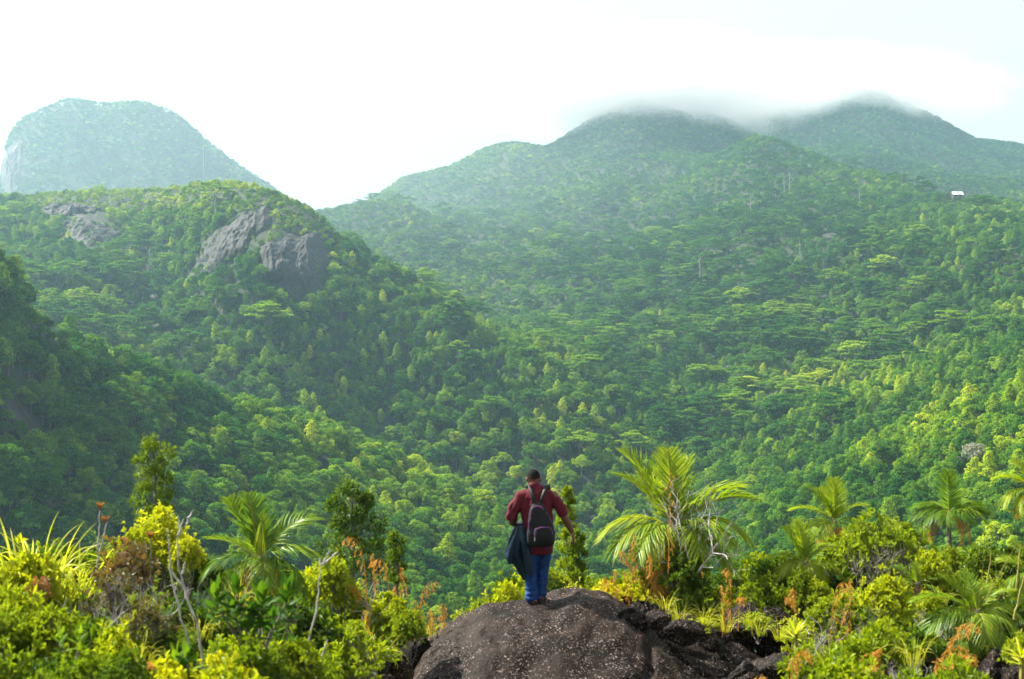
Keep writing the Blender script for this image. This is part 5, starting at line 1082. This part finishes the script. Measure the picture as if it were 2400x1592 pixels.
# ------------------------------------------------------------------ backpack
bp=empty('backpack',mp+np.array((0.05,-0.17,0.80)),0,1.0,'black backpack with violet piping worn on the back of the hiker','backpack')
def pk(u): # shape of the pack at height u (0..1): half width, half depth, centre shift
    return np.interp(u,(0,0.06,0.3,0.6,0.85,0.97,1.0),(0.140,0.178,0.184,0.158,0.115,0.080,0.05)),np.interp(u,(0,0.06,0.3,0.6,0.9,1.0),(0.07,0.105,0.115,0.098,0.065,0.03)),np.interp(u,(0,0.5,1.0),(0.0,0.0,-0.045))
HP=0.55; b=MB(); rr=[]
th=np.linspace(0,2*np.pi,40,endpoint=False); us=np.linspace(0,1,26); V=[]
for u in us:
    w,d,sh=pk(u); ex=0.55; V.append(np.stack((sh+np.sign(np.cos(th))*np.abs(np.cos(th))**ex*w,-0.02+np.sign(np.sin(th))*np.abs(np.sin(th))**ex*d,np.full(40,u*HP)),1))
V=np.concatenate(V); V+=0.006*vnoise(V[:,0]*14,V[:,2]*12,4)[:,None]; b.add(V,grid_faces(26,40,True)[:,::-1]); b.add(np.concatenate((V[:40],[[0,-0.02,0]])),np.array([[(j+1)%40,j,40] for j in range(40)])); b.add(np.concatenate((V[-40:],[[-0.045,-0.02,HP]])),np.array([[j,(j+1)%40,40] for j in range(40)]))
b.obj('main_bag',M_PACK,bp,smooth=True)
def back_y(x,u): # the outer face of the pack
    w,d,sh=pk(u); c=min(1,abs((x-sh)/w))**(1/0.55); return -0.02-d*max(0,1-c*c)**(0.5*0.55)
b=MB(); PV=[]
for i,u in enumerate(np.linspace(0.07,0.50,14)):
    k=math.sin(math.pi*(i+0.35)/13.7)**0.35 if i<13 else 0.0; row_=[]
    for x in np.linspace(-0.092,0.165,16):
        e_=max(0,1-((x-0.036)/0.132)**6); row_.append((x,back_y(x,u)-0.050*e_*k+0.008,u*HP))
    PV+=row_
b.add(PV,grid_faces(14,16)); poc=b.obj('front_pocket',M_PACK,bp,smooth=True)
def piping(pts,r=0.0065,name='piping',par=None):
    pts=np.array(pts); k=np.linspace(0,1,40); s=np.linspace(0,1,len(pts)); q=np.stack([np.interp(k,s,pts[:,i]) for i in range(3)],1)
    for _ in range(4): q[1:-1]=(q[:-2]+2*q[1:-1]+q[2:])/4
    b=MB(); b.tube(q,r,6); return b.obj(name,M_PIPE,par or bp,smooth=True)
def on(x,u,o=0.006): return (x,back_y(x,u)-o,u*HP)
piping([on(-0.135,0.74),on(-0.125,0.86),on(-0.10,0.93),on(-0.05,0.955),on(0.0,0.94),on(0.03,0.88)])
piping([on(-0.165,0.42),on(-0.160,0.52),on(-0.145,0.62),on(-0.132,0.70)],0.0055)
piping([on(0.155,0.50),on(0.13,0.62),on(0.10,0.72),on(0.06,0.82)],0.004)
def pp(x,u): return (x,back_y(x,u)-0.052,u*HP)
piping([pp(-0.085,0.24),pp(-0.088,0.36),pp(-0.07,0.43),pp(-0.03,0.455),pp(-0.01,0.475),pp(0.09,0.480),pp(0.135,0.44),pp(0.150,0.32)],0.006,'pocket_piping',poc)
b=MB(); b.tube([pp(-0.085,0.25),pp(-0.083,0.16)],[0.006,0.008],5); b.obj('zip_puller',M_ZIP,poc)
b=MB(); b.tube([on(-0.05,0.90,0.01),on(-0.052,0.70,0.012),on(-0.05,0.52,0.012)],[0.004]*3,4); b.obj('zip',M_STRP,bp)
for s,e_ in ((-1,(-0.145,0.13,0.765)),(1,(0.085,0.13,0.775))):
    k=np.linspace(0,1,14)[:,None]; a=np.array((-0.045+s*0.035,0.0,0.525)); m=np.array((e_[0]*0.6-0.015,-0.045,0.70)); z=np.array(e_); pts=(1-k)**2*a+2*k*(1-k)*m+k*k*z; pts=np.concatenate((pts,pts[-1:]+np.array([[s*0.012,0.06,0.0],[s*0.02,0.14,-0.05],[s*0.03,0.20,-0.16],[s*0.04,0.235,-0.30],[s*0.055,0.225,-0.45]])))
    b=MB(); T=norm(np.gradient(pts,axis=0)); sd=np.tile((1.0,0.0,0.15*s),(len(pts),1)); w=0.026; nn=norm(np.cross(sd,T)); V=np.concatenate((pts+sd*w+nn*0.006,pts-sd*w+nn*0.006,pts-sd*w-nn*0.006,pts+sd*w-nn*0.006)); m_=len(pts); i=np.arange(m_-1)
    b.add(V,np.concatenate([np.stack((i+q*m_,i+1+q*m_,i+1+((q+1)%4)*m_,i+((q+1)%4)*m_),1) for q in range(4)])); b.obj('shoulder_strap',M_STRP,bp,smooth=True)
b=MB(); t=np.linspace(0,math.pi,12); b.tube(np.stack((-0.045+0.03*np.cos(t),np.full(12,0.01),0.535+0.035*np.sin(t)),1),0.006,6); b.obj('handle',M_STRP,bp)
# ------------------------------------------------------------------ jacket hanging over the left forearm
jk=empty('jacket',mp+np.array((-0.21,-0.03,0.30)),0,1.0,'dark blue jacket hanging over the bent arm of the hiker','jacket')
def drape(name,rows,seed,n=44,fold=0.16):
    """rows: (x, y, z, half width, half depth) top to bottom with growing folds"""
    b=MB(); th=np.linspace(0,2*np.pi,n,endpoint=False); A=np.array(rows,float); k=np.linspace(0,1,34); s=np.linspace(0,1,len(A)); Q=np.stack([np.interp(k,s,A[:,i]) for i in range(5)],1); V=[]
    for i,(x,y,z,w,d) in enumerate(Q):
        f=1+fold*min(1,0.25+k[i]*1.3)*np.sin(5*th+seed+2.2*k[i])+0.10*np.sin(9*th-seed*2+4*k[i]); V.append(np.stack((x+np.cos(th)*w*f,y+np.sin(th)*d*f,z+0.012*np.sin(3*th+seed)*k[i]+0*th),1))
    V=np.concatenate(V); m=len(Q); b.add(V,grid_faces(m,n,True)); b.add(np.concatenate((V[:n],[V[:n].mean(0)])),np.array([[j,(j+1)%n,n] for j in range(n)])); b.add(np.concatenate((V[-n:],[V[-n:].mean(0)])),np.array([[(j+1)%n,j,n] for j in range(n)]))
    return b.obj(name,M_JACK,jk,smooth=True)
drape('coat_body',[(0.00,0.10,0.785,0.030,0.03),(-0.015,0.09,0.765,0.060,0.10),(-0.03,0.06,0.70,0.080,0.11),(-0.05,0.04,0.58,0.105,0.10),(-0.075,0.03,0.42,0.115,0.085),(-0.065,0.03,0.34,0.110,0.08),(0.0,0.03,0.24,0.085,0.07),(0.045,0.03,0.12,0.062,0.06),(0.075,0.03,0.03,0.030,0.04)],1.0)
drape('sleeve',[(0.02,-0.04,0.74,0.040,0.04),(0.045,-0.07,0.60,0.048,0.045),(0.075,-0.08,0.42,0.050,0.045),(0.105,-0.085,0.24,0.048,0.042),(0.125,-0.085,0.11,0.050,0.04)],2.4,30,0.10)
drape('sleeve',[(-0.07,-0.02,0.62,0.035,0.04),(-0.125,-0.03,0.46,0.045,0.04),(-0.150,-0.03,0.33,0.044,0.04),(-0.135,-0.03,0.25,0.034,0.03)],4.1,30,0.10)
